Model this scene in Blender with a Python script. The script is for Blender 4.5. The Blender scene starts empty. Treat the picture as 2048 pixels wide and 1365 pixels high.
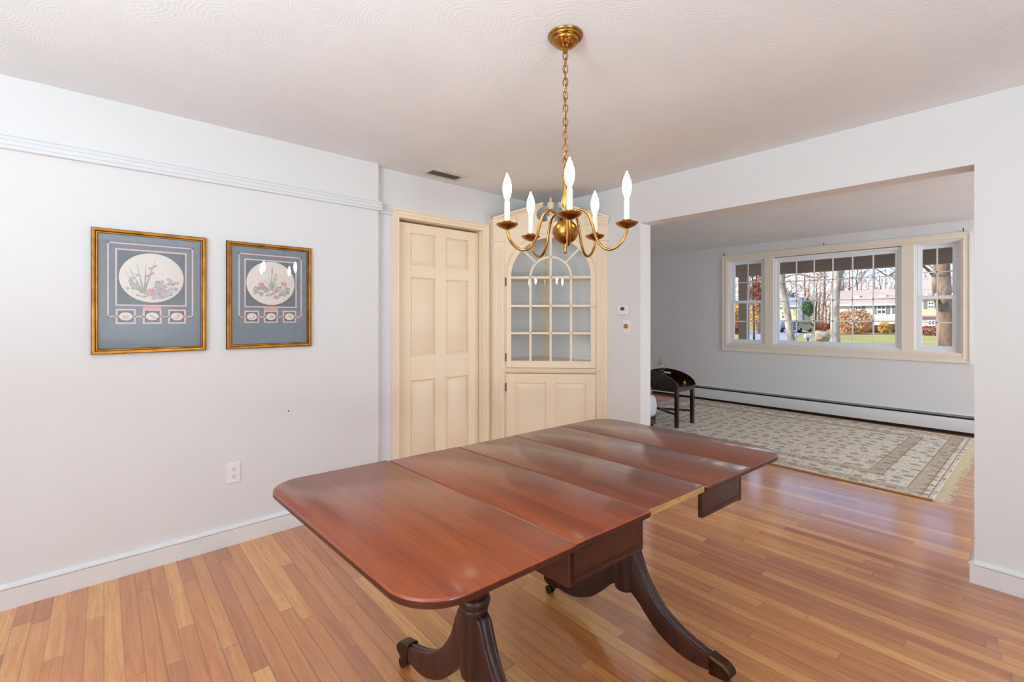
import bpy, math, random
from mathutils import Vector, Matrix
random.seed(7)
SC = bpy.context.scene
COL = SC.collection
PI = math.pi

# ------------------------------------------------------------------ mesh helpers
class MB:
    """collects geometry in world coordinates; build() links it as one mesh object"""
    def __init__(s): s.v = []; s.f = []
    def add(s, vs, fs):
        b = len(s.v); s.v += [tuple(v) for v in vs]; s.f += [tuple(b+i for i in f) for f in fs]; return s
    def box(s, x0, x1, y0, y1, z0, z1):
        return s.hexa([(x0,y0,z0),(x1,y0,z0),(x1,y1,z0),(x0,y1,z0),(x0,y0,z1),(x1,y0,z1),(x1,y1,z1),(x0,y1,z1)])
    def hexa(s, p):
        return s.add(p, [(0,3,2,1),(4,5,6,7),(0,1,5,4),(1,2,6,5),(2,3,7,6),(3,0,4,7)])
    def extr(s, poly, vec):
        n = len(poly); vec = Vector(vec)
        p = [Vector(q) for q in poly]; q = [a+vec for a in p]
        return s.add(p+q, [tuple(range(n))[::-1], tuple(range(n, 2*n))] + [(i, (i+1) % n, n+(i+1) % n, n+i) for i in range(n)])
    def ring(s, outer, inner, vec, closed=True):
        """frame between two matched outlines, given depth vec"""
        n = len(outer); vec = Vector(vec)
        o = [Vector(a) for a in outer]; i_ = [Vector(a) for a in inner]
        vs = o + i_ + [a+vec for a in o] + [a+vec for a in i_]
        fs = []
        m = n if closed else n-1
        for k in range(m):
            j = (k+1) % n
            fs += [(k, j, n+j, n+k), (2*n+k, 3*n+k, 3*n+j, 2*n+j), (k, 2*n+k, 2*n+j, j), (n+k, n+j, 3*n+j, 3*n+k)]
        if not closed:
            fs += [(0, n, 3*n, 2*n), (n-1, 3*n-1, 4*n-1, 2*n-1)]
        return s.add(vs, fs)
    def tube(s, pts, rad, n=8, closed=False, cap=True):
        pts = [Vector(p) for p in pts]; m = len(pts)
        if not isinstance(rad, (list, tuple)): rad = [rad]*m
        vs = []; prev = None
        for i, p in enumerate(pts):
            if closed: t = pts[(i+1) % m]-pts[i-1]
            else: t = pts[min(i+1, m-1)]-pts[max(i-1, 0)]
            t.normalize()
            if prev is None:
                a = Vector((0,0,1)) if abs(t.z) < .9 else Vector((1,0,0))
                u = t.cross(a).normalized()
            else:
                u = (prev - t*prev.dot(t))
                u = u.normalized() if u.length > 1e-6 else t.orthogonal().normalized()
            prev = u; w = t.cross(u)
            for k in range(n):
                a = 2*PI*k/n
                vs.append(p + u*math.cos(a)*rad[i] + w*math.sin(a)*rad[i])
        fs = []
        for i in range(m if closed else m-1):
            j = (i+1) % m
            for k in range(n):
                l = (k+1) % n
                fs.append((i*n+k, i*n+l, j*n+l, j*n+k))
        if cap and not closed:
            fs += [tuple(range(n))[::-1], tuple((m-1)*n+k for k in range(n))]
        return s.add(vs, fs)
    def lathe(s, prof, c, n=24, axis=(0,0,1)):
        ax = Vector(axis).normalized(); u = ax.orthogonal().normalized(); w = ax.cross(u); c = Vector(c)
        vs = []; m = len(prof)
        for r, z in prof:
            for k in range(n):
                a = 2*PI*k/n
                vs.append(c + ax*z + (u*math.cos(a)+w*math.sin(a))*max(r, 1e-5))
        fs = [(i*n+k, i*n+(k+1) % n, (i+1)*n+(k+1) % n, (i+1)*n+k) for i in range(m-1) for k in range(n)]
        fs += [tuple(range(n))[::-1], tuple((m-1)*n+k for k in range(n))]
        return s.add(vs, fs)
    def ball(s, c, r, n=16, m=10, sc=(1,1,1)):
        c = Vector(c); vs = []
        for i in range(m+1):
            t = PI*i/m
            for k in range(n):
                a = 2*PI*k/n
                vs.append(c+Vector((r*sc[0]*max(math.sin(t),1e-4)*math.cos(a), r*sc[1]*max(math.sin(t),1e-4)*math.sin(a), -r*sc[2]*math.cos(t))))
        return s.add(vs, [(i*n+k, i*n+(k+1) % n, (i+1)*n+(k+1) % n, (i+1)*n+k) for i in range(m) for k in range(n)])
    def loft(s, rings, cap=True):
        n = len(rings[0]); vs = [p for r in rings for p in r]; fs = []
        for i in range(len(rings)-1):
            for k in range(n):
                l = (k+1) % n
                fs.append((i*n+k, i*n+l, (i+1)*n+l, (i+1)*n+k))
        if cap: fs += [tuple(range(n))[::-1], tuple((len(rings)-1)*n+k for k in range(n))]
        return s.add(vs, fs)
    def map(s, fn): s.v = [tuple(fn(*p)) for p in s.v]; return s
    def build(s, name, mat, parent=None, smooth=35, bevel=0, seg=2, extra=()):
        off = wloc(parent); nf = len(s.f); idx = [0]*nf
        for k, (m2, _) in enumerate(extra):            # surface details in other materials, same mesh
            idx += [k+1]*len(m2.f); s.add(m2.v, m2.f)
        me = bpy.data.meshes.new(name)
        me.from_pydata([(a-off[0], b-off[1], c-off[2]) for a, b, c in s.v], [], s.f)
        if extra: me.polygons.foreach_set('material_index', idx)
        me.validate(); me.update()
        import bmesh
        bm = bmesh.new(); bm.from_mesh(me); bmesh.ops.recalc_face_normals(bm, faces=bm.faces); bm.to_mesh(me); bm.free()
        if smooth:
            me.polygons.foreach_set('use_smooth', [True]*len(me.polygons))
            me.set_sharp_from_angle(angle=math.radians(smooth))
        me.materials.append(mat)
        for _, mm in extra: me.materials.append(mm)
        o = bpy.data.objects.new(name, me); COL.objects.link(o)
        if parent: o.parent = parent
        if bevel:
            b = o.modifiers.new('edge', 'BEVEL'); b.width = bevel; b.segments = seg; b.limit_method = 'ANGLE'; b.angle_limit = math.radians(40)
            b.harden_normals = False
        return o

def wloc(o):
    p = Vector((0,0,0))
    while o: p = p + o.location; o = o.parent
    return p

def tag(o, label=None, cat=None, group=None, kind=None):
    if label: o['label'] = label
    if cat: o['category'] = cat
    if group: o['group'] = group
    if kind: o['kind'] = kind
    return o
def thing(name, loc, label, cat, group=None, kind=None):
    o = bpy.data.objects.new(name, None); COL.objects.link(o); o.location = loc; o.empty_display_size = .1
    return tag(o, label, cat, group, kind)
def struct(mb, name, mat, parent=None, **k):
    o = mb.build(name, mat, parent, **k)
    if not parent: o['kind'] = 'structure'
    return o
def sub(o, label): o['label'] = label; return o

# ------------------------------------------------------------------ materials
def lin(c):
    return tuple(((x/255)/12.92 if x/255 <= .04045 else ((x/255+.055)/1.055)**2.4) for x in c)
class Nt:
    """tiny node-tree writer"""
    def __init__(s, name):
        s.m = bpy.data.materials.new(name); s.m.use_nodes = True; s.t = s.m.node_tree; s.n = s.t.nodes; s.l = s.t.links
        s.b = s.n['Principled BSDF']; s.out = s.n['Material Output']
    def new(s, kind, **kw):
        nd = s.n.new(kind)
        for k, v in kw.items():
            if k.startswith('_'): nd.inputs[k[1:]].default_value = v
            else: setattr(nd, k, v)
        return nd
    def link(s, a, b): s.l.new(a, b)
    def math(s, op, a, b=None, c=None):
        nd = s.n.new('ShaderNodeMath'); nd.operation = op
        for i, x in enumerate((a, b, c)):
            if x is None: continue
            if isinstance(x, (int, float)): nd.inputs[i].default_value = x
            else: s.l.new(x, nd.inputs[i])
        return nd.outputs[0]
    def xyz(s, coord='Object'):
        tc = s.n.new('ShaderNodeTexCoord'); sp = s.n.new('ShaderNodeSeparateXYZ'); s.l.new(tc.outputs[coord], sp.inputs[0]); return sp.outputs
    def comb(s, x, y, z):
        nd = s.n.new('ShaderNodeCombineXYZ')
        for i, v in enumerate((x, y, z)):
            if isinstance(v, (int, float)): nd.inputs[i].default_value = v
            else: s.l.new(v, nd.inputs[i])
        return nd.outputs[0]
    def noise(s, vec, scale, detail=3, rough=.55, dist=0):
        nd = s.new('ShaderNodeTexNoise'); nd.inputs['Scale'].default_value = scale; nd.inputs['Detail'].default_value = detail
        nd.inputs['Roughness'].default_value = rough; nd.inputs['Distortion'].default_value = dist
        if vec is not None: s.l.new(vec, nd.inputs['Vector'])
        return nd.outputs[0]
    def ramp(s, fac, stops, interp='LINEAR'):
        nd = s.n.new('ShaderNodeValToRGB'); cr = nd.color_ramp; cr.interpolation = interp
        while len(cr.elements) < len(stops): cr.elements.new(.5)
        for e, (p, c) in zip(cr.elements, stops):
            e.position = p; e.color = (*c, 1) if len(c) == 3 else c
        s.l.new(fac, nd.inputs[0]); return nd.outputs[0]
    def mix(s, fac, a, b, mode='MIX'):
        nd = s.n.new('ShaderNodeMix'); nd.data_type = 'RGBA'; nd.blend_type = mode
        for key, v in ((0, fac), (6, a), (7, b)):
            if isinstance(v, (int, float)): nd.inputs[key].default_value = v
            elif isinstance(v, tuple): nd.inputs[key].default_value = (*v, 1)
            else: s.l.new(v, nd.inputs[key])
        return nd.outputs[2]
    def bump(s, h, strength=.3, dist=.01):
        nd = s.n.new('ShaderNodeBump'); nd.inputs['Strength'].default_value = strength; nd.inputs['Distance'].default_value = dist
        s.l.new(h, nd.inputs['Height']); s.l.new(nd.outputs[0], s.b.inputs['Normal'])
    def set(s, color=None, rough=None, metal=None, coat=None, coat_rough=None, spec=None, coat_ior=None):
        b = s.b.inputs
        if color is not None:
            if isinstance(color, tuple): b['Base Color'].default_value = (*color, 1)
            else: s.l.new(color, b['Base Color'])
        for k, v in (('Roughness', rough), ('Metallic', metal), ('Coat Weight', coat), ('Coat Roughness', coat_rough), ('Specular IOR Level', spec), ('Coat IOR', coat_ior)):
            if v is None: continue
            if isinstance(v, (int, float)): b[k].default_value = v
            else: s.l.new(v, b[k])
        return s.m

def paint(name, rgb, rough=.55, var=.02, bump=0, bscale=200, spec=.35):
    t = Nt(name); x = t.xyz(); v = t.comb(x[0], x[1], x[2])
    c = lin(rgb)
    n = t.noise(v, 2.3, 3)
    d = tuple(k*(1-var) for k in c); u = tuple(min(1, k*(1+var)) for k in c)
    col = t.ramp(n, [(.3, d), (.7, u)])
    if bump: t.bump(t.noise(v, bscale, 2), bump, .002)
    return t.set(col, rough, spec=spec)

def m_floor():
    t = Nt('oak_strip_flooring'); x = t.xyz()
    W = .0585
    row = t.math('FLOOR', t.math('DIVIDE', x[1], W))
    wn = t.new('ShaderNodeTexWhiteNoise', noise_dimensions='1D'); t.link(row, wn.inputs['W'])
    Ln = t.math('ADD', .75, t.math('MULTIPLY', wn.outputs[0], .75))
    uu = t.math('ADD', t.math('DIVIDE', x[0], Ln), t.math('MULTIPLY', wn.outputs[0], 37.3))
    pid = t.math('FLOOR', uu)
    w2 = t.new('ShaderNodeTexWhiteNoise', noise_dimensions='2D'); t.link(t.comb(row, pid, 0), w2.inputs['Vector'])
    tone = t.ramp(w2.outputs[0], [(0, lin((182,110,60))), (.2, lin((200,126,68))), (.45, lin((213,141,76))), (.62, lin((206,133,74))), (.8, lin((224,157,86))), (1, lin((234,174,100)))])
    # long grain, shifted per board
    sh = t.math('MULTIPLY', w2.outputs[0], 91.7)
    gv = t.comb(t.math('ADD', t.math('MULTIPLY', x[0], 2.2), sh), t.math('MULTIPLY', x[1], 34), sh)
    g1 = t.noise(gv, 1.0, 5, .62, .8)
    gv2 = t.comb(t.math('ADD', t.math('MULTIPLY', x[0], 7), sh), t.math('MULTIPLY', x[1], 160), 0)
    g2 = t.noise(gv2, 1.0, 3, .6)
    # cathedral figure
    cv = t.comb(t.math('ADD', t.math('MULTIPLY', x[0], 1.6), sh), t.math('ADD', t.math('MULTIPLY', x[1], 14), sh), 0)
    wv = t.math('SINE', t.math('MULTIPLY', t.noise(cv, 1.0, 2, .5, 1.2), 70))
    col = t.mix(t.ramp(g1, [(.30, (.7,.7,.7)), (.60, (0,0,0))]), tone, t.mix(1.0, tone, lin((214,170,140)), 'MULTIPLY'))
    col = t.mix(t.ramp(g2, [(.2, (.35,.35,.35)), (.5, (0,0,0))]), col, t.mix(1.0, tone, lin((205,155,120)), 'MULTIPLY'))
    col = t.mix(t.ramp(wv, [(.55, (0,0,0)), (1, (.22,.22,.22))]), col, lin((176,112,66)))
    # wear: broad pale/grey scuffed zones
    wear = t.noise(t.comb(t.math('MULTIPLY', x[0], .9), t.math('MULTIPLY', x[1], 1.3), 4.2), 1.1, 4, .6)
    col = t.mix(t.ramp(wear, [(.54, (0,0,0)), (.72, (.45,.45,.45))]), col, lin((190,132,92)))
    # gaps
    fy = t.math('FRACT', t.math('DIVIDE', x[1], W)); ey = t.math('MINIMUM', fy, t.math('SUBTRACT', 1, fy))
    fx = t.math('FRACT', uu); ex = t.math('MULTIPLY', t.math('MINIMUM', fx, t.math('SUBTRACT', 1, fx)), Ln)
    gy = t.ramp(t.math('MULTIPLY', ey, W), [(.0, (1,1,1)), (.0014, (0,0,0))])
    gx = t.ramp(ex, [(.0, (1,1,1)), (.0016, (0,0,0))])
    gap = t.math('MAXIMUM', gy, gx)
    gw = t.math('MULTIPLY', gap, t.math('ADD', .3, t.math('MULTIPLY', wn.outputs[0], .4)))
    col = t.mix(gw, col, lin((92,52,30)))
    t.bump(t.math('SUBTRACT', t.math('ADD', t.math('MULTIPLY', g1, .25), t.math('MULTIPLY', wn.outputs[0], .25)), gap), .18, .0012)
    return t.set(col, t.math('ADD', .24, t.math('MULTIPLY', wear, .22)), coat=1.0, coat_rough=t.math('ADD', .09, t.math('MULTIPLY', wear, .12)), coat_ior=1.9, spec=.15)

def m_mahogany(name, dark, mid, light, ax=0, gloss=.16, coat=.7, streak=1.0):
    t = Nt(name); x = t.xyz()
    a, b = (x[0], x[1]) if ax == 0 else (x[1], x[0])
    if ax == 2: a, b = x[2], t.math('ADD', x[0], x[1])
    v = t.comb(t.math('MULTIPLY', a, 1.6), t.math('MULTIPLY', b, 22), t.math('MULTIPLY', x[2], 22 if ax != 2 else 4))
    g = t.noise(v, 1.0, 5, .6, .5)
    v2 = t.comb(t.math('MULTIPLY', a, 9), t.math('MULTIPLY', b, 190), t.math('MULTIPLY', x[2], 190 if ax != 2 else 20))
    g2 = t.noise(v2, 1.0, 3, .6)
    v3 = t.comb(t.math('MULTIPLY', a, .7), t.math('MULTIPLY', b, 3.2), 1.7)
    g3 = t.noise(v3, 1.0, 2, .5)
    col = t.ramp(t.math('ADD', t.math('MULTIPLY', g, .6), t.math('MULTIPLY', g3, .4)), [(.3, lin(dark)), (.5, lin(mid)), (.72, lin(light))])
    col = t.mix(t.ramp(g2, [(.3, (.55*streak,)*3), (.55, (0,0,0))]), col, t.mix(1.0, col, lin((150,110,100)), 'MULTIPLY'))
    return t.set(col, gloss+.16, coat=coat, coat_rough=gloss, coat_ior=1.5, spec=.35)

def m_ceiling():
    t = Nt('swirled_ceiling_plaster'); x = t.xyz(); v = t.comb(x[0], x[1], x[2])
    vo = t.new('ShaderNodeTexVoronoi', _Scale=3.2, feature='F1'); t.link(v, vo.inputs['Vector'])
    rings = t.math('SINE', t.math('ADD', t.math('MULTIPLY', vo.outputs['Distance'], 150), t.math('MULTIPLY', t.noise(v, 9, 2), 9)))
    fine = t.noise(v, 120, 3, .6)
    h = t.math('ADD', t.math('MULTIPLY', rings, t.math('MULTIPLY', t.noise(v, .8, 2), .30)), t.math('MULTIPLY', fine, 1.6))
    t.bump(h, .3, .004)
    n = t.noise(v, 1.4, 4, .6)
    return t.set(t.ramp(n, [(.3, lin((229,234,238))), (.7, lin((239,243,247)))]), .85, spec=.2)

def m_wallpaper(name, rgb):
    t = Nt(name); x = t.xyz(); v = t.comb(x[0], x[1], x[2])
    n = t.noise(v, .9, 4, .6); f = t.noise(v, 260, 2, .6)
    c = lin(rgb)
    t.bump(f, .10, .0015)
    return t.set(t.ramp(n, [(.3, tuple(k*.975 for k in c)), (.7, tuple(min(1, k*1.015) for k in c))]), .6, spec=.3)

def m_metal(name, rgb, rough=.25, tarnish=None):
    t = Nt(name)
    x = t.xyz(); n = t.noise(t.comb(x[0], x[1], x[2]), 14, 4, .6)
    c = lin(rgb); d = lin(tarnish) if tarnish else tuple(k*.8 for k in c)
    return t.set(t.ramp(n, [(.35, d), (.65, c)]), t.math('ADD', rough-.06, t.math('MULTIPLY', n, .14)), 1.0)

def m_glass(name, tint=(1,1,1), f0=.042, rough=0.0):
    """clear glass: view-angle (Schlick) reflection over a see-through body"""
    t = Nt(name); t.n.remove(t.b)
    tr = t.new('ShaderNodeBsdfTransparent', _Color=(*tint, 1)); gl = t.new('ShaderNodeBsdfGlossy', _Roughness=rough)
    ge = t.new('ShaderNodeNewGeometry'); vm = t.new('ShaderNodeVectorMath', operation='DOT_PRODUCT')
    t.link(ge.outputs['Incoming'], vm.inputs[0]); t.link(ge.outputs['Normal'], vm.inputs[1])
    k = t.math('SUBTRACT', 1, t.math('ABSOLUTE', vm.outputs['Value'])); fr = t.math('ADD', f0, t.math('MULTIPLY', t.math('POWER', k, 5), 1-f0))
    mx = t.new('ShaderNodeMixShader')
    t.link(fr, mx.inputs[0]); t.link(tr.outputs[0], mx.inputs[1]); t.link(gl.outputs[0], mx.inputs[2]); t.link(mx.outputs[0], t.out.inputs[0])
    return t.m

def m_plain(name, rgb, rough=.5, metal=0, coat=0, spec=.4, emit=None, es=0):
    t = Nt(name); t.set(lin(rgb), rough, metal, coat, spec=spec)
    if emit:
        t.b.inputs['Emission Color'].default_value = (*lin(emit), 1); t.b.inputs['Emission Strength'].default_value = es
    return t.m

def m_noisy(name, stops, scale=5, rough=.8, detail=4, stretch=(1,1,1), bump=0, spec=.2):
    t = Nt(name); x = t.xyz()
    v = t.comb(*[t.math('MULTIPLY', x[i], stretch[i]) for i in range(3)])
    n = t.noise(v, scale, detail, .62, .4)
    if bump: t.bump(n, bump, .03)
    return t.set(t.ramp(n, [(p, lin(c)) for p, c in stops]), rough, spec=spec)

M = {}
M['wall'] = m_wallpaper('wall_paint_cool_white', (226,228,230))
M['trimw'] = paint('white_trim_paint', (230,231,232), .4, .01)
M['ceil'] = m_ceiling()
M['floor'] = m_floor()
M['cream'] = paint('cream_enamel', (243,227,200), .38, .025)
M['creamw'] = paint('cream_window_paint', (238,229,214), .4, .02)
M['vinyl'] = paint('white_vinyl', (236,240,246), .35, .01)
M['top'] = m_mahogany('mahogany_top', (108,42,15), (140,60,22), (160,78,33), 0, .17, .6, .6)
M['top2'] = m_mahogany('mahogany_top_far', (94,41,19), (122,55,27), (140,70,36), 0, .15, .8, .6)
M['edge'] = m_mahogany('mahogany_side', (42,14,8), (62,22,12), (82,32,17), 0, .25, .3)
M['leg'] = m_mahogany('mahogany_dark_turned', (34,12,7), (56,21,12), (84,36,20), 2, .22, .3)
M['raw'] = m_noisy('raw_leaf_edge', [(.3,(150,112,66)),(.6,(186,148,92)),(.75,(140,96,56))], 6, .6, 4, (1,1,6))
M['brass'] = m_metal('aged_brass', (196,150,78), .24, (150,104,46))
M['brassd'] = m_metal('antique_brass_dark', (92,70,48), .4, (60,44,32))
M['gold'] = m_metal('gold_leaf_frame', (192,132,54), .36, (156,100,36))
M['goldd'] = m_metal('dark_gold_edge', (104,66,26), .42, (76,46,18))
M['matb'] = m_noisy('blue_grey_mat_board', [(.3,(124,136,146)),(.7,(132,144,154))], 40, .9)
M['matd'] = m_noisy('grey_inner_mat', [(.3,(110,120,128)),(.7,(118,128,136))], 40, .9)
M['pink'] = m_noisy('pink_mat_line', [(.3,(226,192,190)),(.7,(234,204,202))], 40, .9)
M['coral'] = m_noisy('coral_mat_tab', [(.3,(220,160,154)),(.7,(226,170,164))], 40, .9)
M['glass'] = m_glass('clear_pane')
M['lampglass'] = m_glass('lamp_glass', (.93,.95,.95), .06)
M['white'] = m_plain('white_plastic', (240,240,240), .35)
M['blackp'] = m_plain('black_slot', (22,22,22), .6)
M['lcd'] = m_plain('grey_green_screen', (78,82,66), .3)
M['sleeve'] = m_plain('ivory_candle_sleeve', (240,238,232), .45)
M['iron'] = m_plain('dark_iron_hinge', (44,34,28), .5, .6)
M['tray'] = m_mahogany('dark_mahogany_tray', (26,10,8), (40,16,12), (56,24,18), 0, .12, .8)
M['heater'] = paint('heater_enamel', (222,224,226), .4, .01)
M['dark'] = m_plain('gap_shade', (26,22,18), .7)  # near-black colour painting the shade in the heater's slot and toe space
M['vent'] = paint('vent_enamel', (214,212,206), .45, .02)
M['chair'] = m_noisy('pale_blue_upholstery', [(.3,(196,204,210)),(.7,(216,222,226))], 60, .9)
M['inner'] = paint('cabinet_lining_grey_blue', (228,234,240), .6, .03)
M['bark'] = m_noisy('tree_bark', [(.3,(86,66,52)),(.5,(128,102,82)),(.7,(176,148,122))], 3.2, .9, 5, (1,1,.35), .6)
M['birch'] = m_noisy('pale_birch_bark', [(.3,(110,96,88)),(.45,(160,146,132)),(.7,(206,194,180))], 2.4, .9, 5, (1,1,.5), .4)
M['twig'] = m_noisy('bare_twigs', [(.3,(158,120,86)),(.7,(212,172,132))], 2, .9)
M['twigd'] = m_noisy('dark_twigs', [(.3,(66,52,44)),(.7,(108,88,74))], 2, .9)
SKY, SUN, EXPO = 2.3, 7.0, 0.0
P2, P3, P4, P5 = 42, 62, 78, 50; LC = (.80,.94,1)
# ------------------------------------------------------------------ room shell (x = 0, y = 0 is where the tripod stands)
XA, XR, YB, YB2, YF, H = -3.075, -3.14, 3.24, 3.39, 7.25, 2.42
XE, YS, XL = 2.5, -2.5, -5.3          # walls behind / beside the camera, living-room end
floor = MB().box(XL-.1, XE+.1, YS-.1, YF+.15, -.12, 0); struct(floor, 'floor', M['floor'])
struct(MB().box(XL-.3, XE+.3, YS-.3, YF+.15, H, H+.25), 'ceiling', M['ceil'])

w = MB()
w.box(XA-.3, XA, YS-.1, 1.464, 0, H)
w.box(XR-.235, XR, 1.464, 1.65, 0, H); w.box(XR-.235, XR, 2.468, YB2, 0, H); w.box(XR-.235, XR, 1.65, 2.468, 2.082, H)
w.box(XR-.235, XR-.15, 1.65, 2.468, 0, 2.082)
struct(w, 'wall_left', M['wall'])
w = MB()
w.box(XR-.0, -2.072, YB, YB2, 0, H); w.box(-.168, XE, YB, YB2, 0, H); w.box(-2.072, -.168, YB, YB2, 2.086, H)
w.box(XL, XR, YB, YB2, 0, H)
struct(w, 'wall_front', M['wall'])
# unseen back and right walls, each with an opening added for fill light
def holed(axis, a0, a1, t0, t1, holes):
    """wall along x (axis 0) or y (axis 1) between a0..a1, thickness t0..t1, full height, with rectangular holes"""
    m = MB(); cur = a0
    def bx(p, q, z0, z1):
        if axis == 0: m.box(p, q, t0, t1, z0, z1)
        else: m.box(t0, t1, p, q, z0, z1)
    for h0, h1, z0, z1 in sorted(holes):
        bx(cur, h0, 0, H)
        if z0 > 0: bx(h0, h1, 0, z0)
        bx(h0, h1, z1, H); cur = h1
    bx(cur, a1, 0, H); return m
struct(holed(0, XA-.3, XE+.15, YS-.15, YS, [(-1.0, 1.4, .8, 2.15)]), 'wall_back', M['wall'])
struct(holed(1, YS-.15, YF+.15, XE, XE+.15, [(4.4, 6.6, .8, 2.15)]), 'wall_right', M['wall'])
struct(MB().box(XL-.2, XL, YB2-.2, YF+.15, 0, H), 'wall_living_left', M['wall'])
WX0, WX1, WZ0, WZ1 = -3.08, -.45, .87, 2.22
struct(holed(0, XL-.1, XE+.1, YF, YF+.15, [(WX0, WX1, WZ0, WZ1)]), 'wall_far', M['wall'])

# baseboards: flat board with a rounded cap
def baseprof(mb, p0, p1, n, h=.114, t=.018):
    """board from p0 to p1 (xy) standing off the wall along n"""
    p0 = Vector((*p0, 0)); p1 = Vector((*p1, 0)); n = Vector((*n, 0))
    prof = [(0,0),(t-.002,0),(t-.002,h-.024),(t-.008,h-.0225),(t-.008,h-.0205),(t+.002,h-.019),(t+.002,h-.014),(t-.003,h-.006),(t*.35,h),(0,h)]
    return mb.extr([p0+n*a+Vector((0,0,z)) for a, z in prof], p1-p0)
struct(baseprof(baseprof(MB(), (XA,YS), (XA,1.464), (1,0)), (XR,1.464), (XR,1.595), (1,0)), 'baseboard_left', M['trimw'])
b = baseprof(MB(), (-.168,YB), (XE,YB), (0,-1)); baseprof(b, (-.168,YB-.018), (-.168,YB2+.018), (-1,0)); baseprof(b, (-2.36,YB), (-2.072,YB), (0,-1))
baseprof(b, (-2.072,YB-.018), (-2.072,YB2+.018), (1,0))
struct(b, 'baseboard_front', M['trimw'])
b = baseprof(MB(), (-.168,YB2), (XE,YB2), (0,1)); baseprof(b, (XL,YB2), (-2.072,YB2), (0,1))
struct(b, 'baseboard_living', M['trimw'])

# picture / plate rail moulding on the left wall
def railprof(mb, x, y0, y1):
    prof = [(0,2.154),(.010,2.154),(.012,2.147),(.006,2.144),(.006,2.141),(.014,2.138),(.014,2.129),(.008,2.126),(.008,2.123),(.018,2.120),(.018,2.106),(.012,2.103),(.012,2.100),(.024,2.097),(.024,2.086),(.022,2.084),(0,2.084)]
    return mb.extr([(x+a, y0, z) for a, z in prof], (0, y1-y0, 0))
struct(railprof(railprof(MB(), XA, YS, 1.464+.022), XR, 1.464, 1.597), 'trim_1', M['wall'])

# ------------------------------------------------------------------ six-panel door in its cream casing
DY0, DY1, DZ, DX = 1.658, 2.460, 2.066, -3.20
door = bpy.data.objects.new('door_1', None); COL.objects.link(door); door.location = (DX, (DY0+DY1)/2, 0); door['kind'] = 'structure'
tag(door, 'cream six-panel door in the recess at the end of the left wall')
cas = MB()
def casing(mb, o, i, face, xs):
    o = [(xs, *p) for p in o]; i = [(xs, *p) for p in i]
    return mb.ring(o, i, (face, 0, 0), closed=False)
O = [(1.598,0),(1.598,2.138),(2.520,2.138),(2.520,0)]
I = [(1.657,0),(1.657,2.078),(2.461,2.078),(2.461,0)]
def lerp(k): return [((a[0]*(1-k)+b_[0]*k), (a[1]*(1-k)+b_[1]*k)) for a, b_ in zip(O, I)]
casing(cas, O, lerp(.22), .020, XR); casing(cas, lerp(.22), lerp(.62), .015, XR); casing(cas, lerp(.62), I, .011, XR)
# jamb lining
cas.box(XR-.14, XR+.002, 1.650, 1.6575, 0, 2.078); cas.box(XR-.14, XR+.002, 2.4605, 2.468, 0, 2.078); cas.box(XR-.14, XR+.002, 1.65, 2.468, 2.078, 2.084)
cas.build('door_casing', M['cream'], door, bevel=.002)
leaf = MB()
pys = [(1.795,2.018),(2.125,2.350)]; pzs = [(.21,.822),(1.014,1.636),(1.737,1.985)]
ys = [DY0+.003, pys[0][0], pys[0][1], pys[1][0], pys[1][1], DY1-.003]; zs = [.008, .21, .822, 1.014, 1.636, 1.737, 1.985, DZ-.004]
leaf.box(DX-.040, DX-.022, ys[0], ys[-1], zs[0], zs[-1])
for a in (0, 2, 4): leaf.box(DX-.03, DX, ys[a], ys[a+1], zs[0], zs[-1])
for a in (0, 2, 4, 6):
    for k in (1, 3): leaf.box(DX-.03, DX-.0002, ys[k]-.001, ys[k+1]+.001, zs[a], zs[a+1])
leaf.build('door_leaf', M['cream'], door, bevel=.004)
for (a, b_) in pys:
    for (c, d) in pzs:
        g = .004; s_ = .034
        mb = MB()
        o = [(DX-.020,a+g,c+g),(DX-.020,b_-g,c+g),(DX-.020,b_-g,d-g),(DX-.020,a+g,d-g)]
        i = [(DX-.003,a+s_,c+s_),(DX-.003,b_-s_,c+s_),(DX-.003,b_-s_,d-s_),(DX-.003,a+s_,d-s_)]
        mb.loft([[(DX-.023, p[1], p[2]) for p in o], o, i])
        mb.build('door_panel', M['cream'], door)

# ------------------------------------------------------------------ ceiling vent
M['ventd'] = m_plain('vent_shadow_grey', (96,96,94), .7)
v = thing('ceiling_vent', (-2.955,1.95,H), 'white slotted air vent set in the ceiling above the cream door', 'vent')
x0, x1, y0, y1 = -3.045, -2.885, 1.79, 2.11
z = H-.006
fr = MB().ring([(x0,y0,H-.001),(x1,y0,H-.001),(x1,y1,H-.001),(x0,y1,H-.001)], [(x0+.03,y0+.03,H-.001),(x1-.03,y0+.03,H-.001),(x1-.03,y1-.03,H-.001),(x0+.03,y1-.03,H-.001)], (0,0,-.007))
fr.build('vent_frame', M['vent'], v, bevel=.002)
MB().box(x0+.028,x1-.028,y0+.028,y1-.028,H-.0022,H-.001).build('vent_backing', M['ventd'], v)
lv = MB()
k = y0+.042
while k < y1-.035:
    lv.hexa([(x0+.03,k,H-.008),(x1-.03,k,H-.008),(x1-.03,k+.002,H-.008),(x0+.03,k+.002,H-.008),(x0+.03,k+.009,H-.003),(x1-.03,k+.009,H-.003),(x1-.03,k+.011,H-.003),(x0+.03,k+.011,H-.003)]); k += .0140
lv.build('louver', M['vent'], v)

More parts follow.
